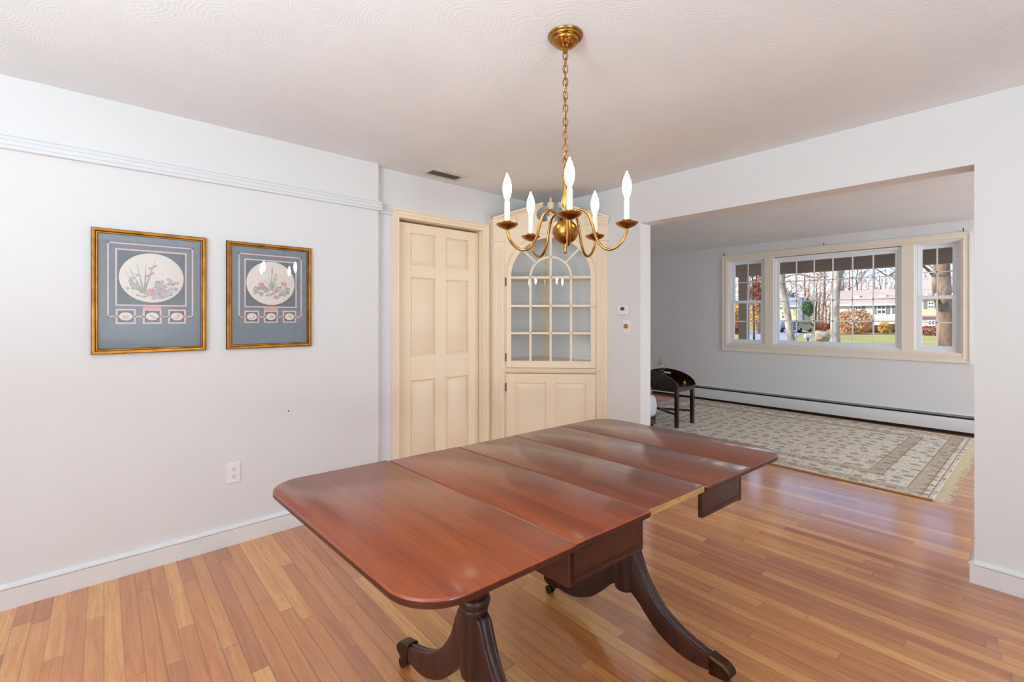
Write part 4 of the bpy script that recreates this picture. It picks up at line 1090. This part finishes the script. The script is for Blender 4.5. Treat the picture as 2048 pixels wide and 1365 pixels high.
protos = [wood_tree(21,15,11,M['twig'],M['twig']), wood_tree(22,13,10,M['twig'],M['bark']), wood_tree(23,17,12,M['twig'],M['bark']), wood_tree(24,12,9,M['twigd'],M['bark'])]
rng = random.Random(5); used = set()
spots = [(1462,90),(1473,84),(1486,100),(1497,88),(1516,82),(1526,96),(1556,128),(1586,124),(1594,132),(1606,92),(1615,112),(1630,84),(1637,92),(1644,80),(1652,100),(1661,90),(1684,96),(1692,104),(1701,110),(1712,98),(1724,104),(1736,112),(1749,100),(1764,108),(1775,98),(1788,106),(1806,112),(1828,102),(1848,98),(1862,106),(1908,104),(1926,98)]
for i, (px, d) in enumerate(spots):
    k = i % 4
    if k not in used: o = protos[k]; used.add(k)
    else:
        o = protos[k].copy(); COL.objects.link(o)
        for chd in list(protos[k].children):
            c_ = chd.copy(); COL.objects.link(c_); c_.parent = o
    o.location = gnd(px, d); o.rotation_euler = (0,0,rng.uniform(0,6.28)); s_ = rng.uniform(.8,1.15); o.scale = (s_,s_,s_)
    o['label'] = 'bare tan woodland tree standing far beyond the lawn and houses'

def shrub(name, base, label, cat, rx, rz, mats, n, s_, seed, group=None):
    rng = random.Random(seed); t = thing(name, base, label, cat, group)
    tw = MB()
    for k in range(8):
        a = rng.uniform(0,2*PI); e = Vector(base)+Vector((math.cos(a)*rx*.5, math.sin(a)*rx*.5, rz*1.3))
        tw.tube([Vector(base), (Vector(base)+e)/2+Vector((0,0,.1*rz)), e], [.04,.03,.015], 4)
    tw.build('stems', M['twigd'], t, smooth=0)
    for m_ in mats: leafy(MB(), (base[0],base[1],GZ+rz), rx, rx, rz, n//len(mats), s_, rng).build('foliage', m_, t, smooth=0)
    return t
M['lf_o'] = m_noisy('orange_leaves', [(.3,(178,98,54)),(.7,(216,140,84))], 1.5, .9)
M['lf_t'] = m_noisy('tan_stems', [(.3,(190,150,104)),(.7,(222,188,142))], 1.5, .9)
M['lf_y'] = m_noisy('yellow_leaves', [(.3,(196,148,52)),(.7,(226,184,84))], 1.5, .9)
M['lf_g'] = m_noisy('dark_green_leaves', [(.3,(72,80,44)),(.7,(116,120,70))], 1.5, .9)
M['lf_r'] = m_noisy('russet_leaves', [(.3,(128,66,48)),(.7,(168,98,70))], 1.5, .9)
M['lf_e'] = m_noisy('evergreen_needles', [(.3,(70,92,62)),(.7,(110,132,92))], 1.5, .9)
shrub('burning_bush', gnd(1707,57), 'large rounded orange autumn bush in front of the pale house', 'bush', 2.1, 1.55, [M['lf_o'], M['lf_t']], 2600, .13, 1)
for k, (px, d, rx, rz, mat, lab) in enumerate([(1733,61,1.0,.55,'lf_g','dark green foundation shrub just right of the orange bush'),(1752,62,.8,.5,'lf_g','small green shrub below the shuttered house window'),(1769,58.5,.65,.75,'lf_y','yellowish upright shrub below the shuttered house window'),(1790,61,.95,.6,'lf_g','green clipped shrub near the right side of the middle window'),(1860,52,1.5,.55,'lf_r','low russet hedge left of the big forked trunk'),(1474,56,1.1,.6,'lf_r','dark russet brush beyond the lawn left of the porch post'),(1620,70,1.4,.7,'lf_g','dull green bush right of the parked dark car'),(1640,66,1.3,.7,'lf_r','brown brush behind the boulder')]):
    shrub('shrub', gnd(px,d), lab, 'shrub', rx, rz, [M[mat]], 700, .13, 10+k)
def leaf_tree(name, px, d, z0, z1, rx, mat, label, seed, n=1500, s_=.16):
    rng = random.Random(seed); b = gnd(px,d); t = thing(name, b, label, 'tree')
    MB().tube([b, b+Vector((.1,0,(z1-GZ)*.5)), b+Vector((0,.1,(z1-GZ)*.9))], [.2,.14,.05], 6).build('trunk', M['bark'], t)
    leafy(MB(), (b.x,b.y,(z0+z1)/2), rx, rx, (z1-z0)/2, n, s_, rng, .2).build('foliage', mat, t, smooth=0)
leaf_tree('autumn_tree', 1474, 60, .1, 3.4, 1.3, M['lf_y'], 'yellow autumn tree left of the porch post', 31, 1200)
leaf_tree('autumn_tree', 1517, 56, 1.8, 7.2, 1.1, M['lf_r'], 'russet autumn tree right of the porch post', 32, 900)
leaf_tree('autumn_tree', 1514, 70, .2, 3.2, 1.4, M['lf_y'], 'golden low autumn tree right of the porch post', 34, 900)
leaf_tree('evergreen_tree', 1617, 84, 1.6, 4.6, 1.1, M['lf_e'], 'round green evergreen behind the mailbox', 33, 1200)
leaf_tree('evergreen_tree', 1580, 98, 3.2, 7.2, 1.6, M['lf_e'], 'tall dark evergreen behind the distant grey-roofed house', 35, 900)

# tangled twigs and dry leaves of the woodland edge behind the houses (uncountable)
rng = random.Random(77); ug = MB(); ug2 = MB()
for k in range(15000):
    px = rng.uniform(1440,1960); d = rng.uniform(112,135); p = gnd(px, d); p.z = GZ+abs(rng.gauss(0,1))*6.5
    if p.z > GZ+16: continue
    a = Vector((rng.gauss(0,1),rng.gauss(0,1),rng.gauss(.4,1))).normalized()*rng.uniform(.25,.9); e = a.cross(Vector((rng.gauss(0,1),rng.gauss(0,1),rng.gauss(0,1)))).normalized()*rng.uniform(.04,.12)
    (ug if k % 3 else ug2).add([p-a, p-e, p+a, p+e], [(0,1,2,3)])
M['dry'] = m_noisy('dry_woodland_twigs', [(.3,(170,128,92)),(.7,(216,176,134))], 1, .95)
M['dry2'] = m_noisy('peach_dry_leaves', [(.3,(196,136,88)),(.7,(226,178,124))], 1, .95)
tag(ug.build('undergrowth', M['dry'], smooth=0, extra=[(ug2, M['dry2'])]), 'tan tangle of bare twigs and dry leaves at the woodland edge behind the houses', 'undergrowth', kind='stuff')

# houses ----------------------------------------------------------------
M['siding'] = m_noisy('pale_yellow_siding', [(.3,(208,202,180)),(.7,(220,215,194))], .8, .8, 3, (.2,1,6))
M['siding2'] = m_noisy('yellow_green_siding', [(.3,(194,190,146)),(.7,(208,204,162))], .8, .8, 3, (.2,1,6))
M['brick'] = m_noisy('pinkish_brick', [(.3,(206,172,160)),(.7,(226,196,184))], 3, .9)
M['roofm'] = m_noisy('tan_shingles', [(.3,(166,142,128)),(.7,(196,172,156))], 1.2, .9, 4, (.3,2,2))  # tan shingle colour varied by noise
M['roofg'] = m_noisy('grey_shingles', [(.3,(140,138,142)),(.7,(164,160,162))], 1.2, .9)
M['shut'] = m_plain('grey_shutter', (120,118,122), .8)
M['hglass'] = m_plain('dark_window_glass', (70,72,80), .15)
M['hwhite'] = m_plain('white_house_trim', (240,240,240), .6)
hA = thing('ranch_house', (-13.6,80,GZ), 'pale yellow house with shuttered window across the lawn', 'house')
MB().box(-18.6,-10.2,80,87,GZ,3.15).build('wall', M['siding'], hA)
def gable(x0, x1, y0, y1, z0, z1, ov=.4):
    ym = (y0+y1)/2
    m = MB()
    m.extr([(x0-ov,y0-ov,z0-.02),(x0-ov,ym,z1),(x0-ov,y1+ov,z0-.02),(x0-ov,y1+ov,z0+.14),(x0-ov,ym,z1+.18),(x0-ov,y0-ov,z0+.14)], (x1-x0+2*ov,0,0)); return m
gable(-18.6,-10.35,80,87,3.15,5.25).build('roof', M['roofm'], hA)
MB().extr([(-18.6,80,3.15),(-18.6,87,3.15),(-18.6,83.5,5.2)], (.2,0,0)).build('gable_end', M['siding'], hA)
MB().box(-19,-10.0,79.55,79.62,3.0,3.24).build('fascia', M['hwhite'], hA)
def hwin(par, x0, x1, y, z0, z1, shutters=(1,1)):
    f = MB().box(x0,x1,y-.07,y+.0,z0,z1).build('window', M['hwhite'], par)
    g = MB(); w_ = (x1-x0-.24)/2
    for k in (0,1):
        for q in (0,1): g.box(x0+.08+k*(w_+.08), x0+.08+k*(w_+.08)+w_, y-.085, y-.069, z0+.10+q*((z1-z0)/2), z0+.10+q*((z1-z0)/2)+(z1-z0)/2-.2)
    g.build('pane', M['hglass'], f)
    for sd, xx in zip(shutters, (x0-.42, x1+.06)):
        if sd: MB().box(xx,xx+.36,y-.06,y,z0,z1).build('shutter', M['shut'], par)
hwin(hA, -16.15,-15.40,80,1.9,3.0); hwin(hA, -13.65,-12.70,80,1.85,3.05); hwin(hA, -11.6,-10.9,80,1.9,3.0)
for x in (-16.3,-13.3):
    d_ = MB().box(x-.42,x+.42,81.4,82.8,3.75,4.45).build('dormer', M['hwhite'], hA)
    MB().box(x+.42,x+.55,81.35,82.8,3.70,4.5).build('dormer_side', M['shut'], d_)
hB = thing('raised_house', (-7,79.5,GZ), 'yellow-green two-level house with brick lower storey right of the pale house', 'house')
MB().box(-9.5,2,80.0,88,GZ,1.55).build('lower_wall', M['brick'], hB)
MB().box(-9.6,2,79.5,88,1.55,3.75).build('upper_wall', M['siding2'], hB)
MB().box(-9.65,2,79.45,79.52,1.45,1.62).build('band_board', M['roofg'], hB)
gable(-9.4,2,79.5,88,3.75,6.4).build('roof', M['roofm'], hB)
hwin(hB,-8.35,-7.75,79.5,2.5,3.4,(1,1)); hwin(hB,-8.4,-7.7,80.0,-.2,1.0,(0,1)); hwin(hB,-5.6,-4.8,79.5,2.3,3.4)
hC = thing('grey_roofed_house', (-31,101,GZ), 'distant house with a grey roof and grey chimney behind the dark parked car', 'house')
MB().box(-34.5,-29.2,101,108,GZ,3.55).build('wall', M['siding2'], hC)
gable(-34.5,-29.2,101,108,3.55,5.3).build('roof', M['roofg'], hC)
MB().box(-34.9,-28.8,100.5,100.56,3.45,3.75).build('fascia', M['hwhite'], hC)
MB().box(-29.25,-28.5,100.2,101.4,GZ,5.2).build('chimney', M['roofg'], hC)
hwin(hC,-32.3,-31.4,101,1.2,2.6,(0,0))

# cars, mailbox, boulder -------------------------------------------------
def car(base, ang, body, label, h=1.5, w=1.75, L_=4.4):
    t = thing('parked_car', base, label, 'car', 'cars parked on the driveway'); R_ = Matrix.Rotation(ang, 3, 'Z')
    def P(x, y, z): return tuple(Vector(base)+R_ @ Vector((x,y,z)))
    side = [(-L_/2,.35),(-L_/2,.85),(-L_/2+.12,.98),(-L_/2+.35,1.42),(-L_/2+.6,h),(.35,h),(.95,1.0),(L_/2-.25,.88),(L_/2,.68),(L_/2,.35)]
    rg = []
    for y, k in ((-w/2,.94),(-w/2+.10,1),(w/2-.10,1),(w/2,.94)): rg.append([P(x*(k if z > 1 else 1), y*(1 if z < 1 else .86), z) for x, z in side])
    MB().loft(rg).build('car_body', body, t, bevel=.03)
    gl = MB(); gl.add([P(-L_/2+.13,-w*.36,1.03),P(-L_/2+.13,w*.36,1.03),P(-L_/2+.38,w*.33,1.40),P(-L_/2+.38,-w*.33,1.40)], [(0,1,2,3)])
    gl.v = [(a-FW.x*.03, b-FW.y*.03, c) for a, b, c in gl.v]
    for y in (-1,1): gl.add([P(-1.4,y*w*.455,1.02),P(.75,y*w*.455,1.02),P(.3,y*w*.44,1.42),P(-1.3,y*w*.44,1.42)], [(0,1,2,3)])
    gl.build('car_window', M['hglass'], t)
    tl = MB()
    for y in (-1,1): tl.hexa([P(-L_/2-.02,y*w*.30,.70),P(-L_/2-.02,y*w*.45,.70),P(-L_/2+.05,y*w*.45,.70),P(-L_/2+.05,y*w*.30,.70),P(-L_/2-.02,y*w*.30,.92),P(-L_/2-.02,y*w*.45,.92),P(-L_/2+.05,y*w*.45,.92),P(-L_/2+.05,y*w*.30,.92)])
    tl.build('tail_lamp', M['lf_r'], t)
    for x in (-L_/2+.85, L_/2-.8):
        for y in (-1,1):
            c = P(x, y*(w/2-.10), .33)
            MB().lathe([(.001,-.1),(.30,-.1),(.33,-.07),(.33,.07),(.30,.1),(.001,.1)], c, 18, tuple(R_ @ Vector((0,1,0)))).build('wheel', M['blackp'], t)
M['car_d'] = m_plain('dark_car_paint', (52,54,62), .2, .2, .8); M['car_w'] = m_plain('white_car_paint', (236,238,240), .25, 0, .8)
car(gnd(1598,62)+Vector((0,0,.035)), math.radians(82), M['car_d'], 'dark car parked on the driveway, seen from behind', 1.5)
car(gnd(1563,64)+Vector((0,0,.035)), math.radians(80), M['car_w'], 'white car parked on the driveway behind the leaning pale tree', 1.6)
mb_ = gnd(1616,35)
ml = thing('mailbox', mb_, 'pale blue-grey mailbox on a dark post at the lawn edge', 'mailbox')
MB().box(mb_.x-.05,mb_.x+.05,mb_.y-.05,mb_.y+.05,GZ,-.22).build('post', M['twigd'], ml)
pr = [(-.11,0),(.11,0),(.11,.18)] + [(.11*math.cos(math.radians(a)), .18+.11*math.sin(math.radians(a))) for a in range(20,180,20)] + [(-.11,.18)]
dirv = RT*.50
MB().extr([tuple(mb_-dirv*.5+FW*x+Vector((0,0,.48+z))) for x, z in pr], dirv).build('box', m_plain('mailbox_enamel', (196,204,226), .5), ml)
fl = MB().box(mb_.x+.16,mb_.x+.22,mb_.y-.16,mb_.y-.13,GZ+.70,GZ+.92); fl.build('flag', M['lf_y'], ml)
rk = MB(); rng = random.Random(8); c = gnd(1643,38)
rk.ball((c.x,c.y,GZ+.42), .62, 18, 12, (1,1,.85)); nv = []
for a, b, z in rk.v:
    k = 1+.10*math.sin(a*7+z*5)+.08*math.sin(b*9-z*6)+rng.uniform(-.02,.02); nv.append((c.x+(a-c.x)*k, c.y+(b-c.y)*k, max(GZ, min(GZ+.98, GZ+.42+(z-GZ-.42)*k))))
rk.v = nv
o = rk.build('boulder', m_noisy('brown_boulder', [(.3,(134,112,92)),(.55,(172,150,126)),(.8,(206,188,164))], 2.2, .9, 5, (1,1,2), .5), smooth=30); tag(o, 'large brown boulder on the lawn beside the mailbox', 'boulder')

# ------------------------------------------------------------------ light: sun, sky, added fill lights, bulbs
W = bpy.data.worlds.new('sky'); SC.world = W; W.use_nodes = True
nt = W.node_tree; bg = nt.nodes['Background']; tc = nt.nodes.new('ShaderNodeTexCoord'); sp = nt.nodes.new('ShaderNodeSeparateXYZ'); rp = nt.nodes.new('ShaderNodeValToRGB')
nt.links.new(tc.outputs['Generated'], sp.inputs[0])
ns = nt.nodes.new('ShaderNodeTexNoise'); ns.inputs['Scale'].default_value = 3.0; ns.inputs['Detail'].default_value = 5; nt.links.new(tc.outputs['Generated'], ns.inputs['Vector'])
cr = rp.color_ramp; cr.elements[0].position = 0.0; cr.elements[0].color = (*lin((204,217,236)),1); cr.elements[1].position = .5; cr.elements[1].color = (*lin((96,156,228)),1)
e = cr.elements.new(.12); e.color = (*lin((166,203,240)),1)
nt.links.new(sp.outputs[2], rp.inputs[0])
mx = nt.nodes.new('ShaderNodeMix'); mx.data_type = 'RGBA'; cl = nt.nodes.new('ShaderNodeValToRGB'); cl.color_ramp.elements[0].position = .56; cl.color_ramp.elements[1].position = .72
nt.links.new(ns.outputs[0], cl.inputs[0]); nt.links.new(cl.outputs[0], mx.inputs[0]); nt.links.new(rp.outputs[0], mx.inputs[6]); mx.inputs[7].default_value = (1,1,1,1)
nt.links.new(mx.outputs[2], bg.inputs[0]); bg.inputs[1].default_value = SKY
sun = bpy.data.lights.new('sun', 'SUN'); sun.energy = SUN; sun.angle = math.radians(.6); sun.color = (1,.93,.82)
so = bpy.data.objects.new('sun', sun); COL.objects.link(so)
sd = Vector((.62,.60,-.52)); so.rotation_euler = sd.to_track_quat('-Z','Y').to_euler()
def area(name, loc, dirv, sx, sy, power, col=(1,1,1), spread=180):
    l = bpy.data.lights.new(name, 'AREA'); l.shape = 'RECTANGLE'; l.size = sx; l.size_y = sy; l.energy = power; l.color = col; l.spread = math.radians(spread)
    o = bpy.data.objects.new(name, l); COL.objects.link(o); o.location = loc; o.rotation_euler = Vector(dirv).to_track_quat('-Z','Y').to_euler(); return o
area('window_fill_2', (.2,YS-.10,1.475), (0,1,0), 2.3, 1.25, P2, LC)  # area light added at the unseen back window to fill the room
area('window_fill_3', (XE+.10,5.5,1.475), (-1,0,0), 2.1, 1.25, P4, (.92,.97,1))  # area light added out of view to brighten the living room
area('added_bounce_fill', (1.8,.25,.72), (-.3,.1,1), .7, .7, P5, LC, 180)  # unseen uplight added in place of a bounced flash
area('added_bounce_fill', (-.6,-1.05,1.35), (-.1,.15,1), .6, .6, P3, LC, 180)  # second unseen uplight, added to brighten the ceiling by bounce

# ------------------------------------------------------------------ camera
cam = bpy.data.cameras.new('camera'); co = bpy.data.objects.new('camera', cam); COL.objects.link(co)
cam.sensor_width = 36; cam.lens = 915/2048*36; cam.shift_y = -(682.5-636)/2048; cam.clip_start = .05; cam.clip_end = 500
co.location = (0,0,EYE); co.rotation_euler = (math.radians(90), 0, YAW)
SC.camera = co
vs = SC.view_settings; vs.view_transform = 'Standard'; vs.look = 'None'; vs.gamma = 1; vs.exposure = EXPO
try: vs.use_curve_mapping = False
except Exception: pass
SC.cycles.max_bounces = 10; SC.cycles.diffuse_bounces = 6; SC.cycles.glossy_bounces = 5; SC.cycles.transparent_max_bounces = 12
SC.cycles.caustics_reflective = False; SC.cycles.caustics_refractive = False; SC.cycles.sample_clamp_indirect = 6
SC.cycles.use_denoising = True
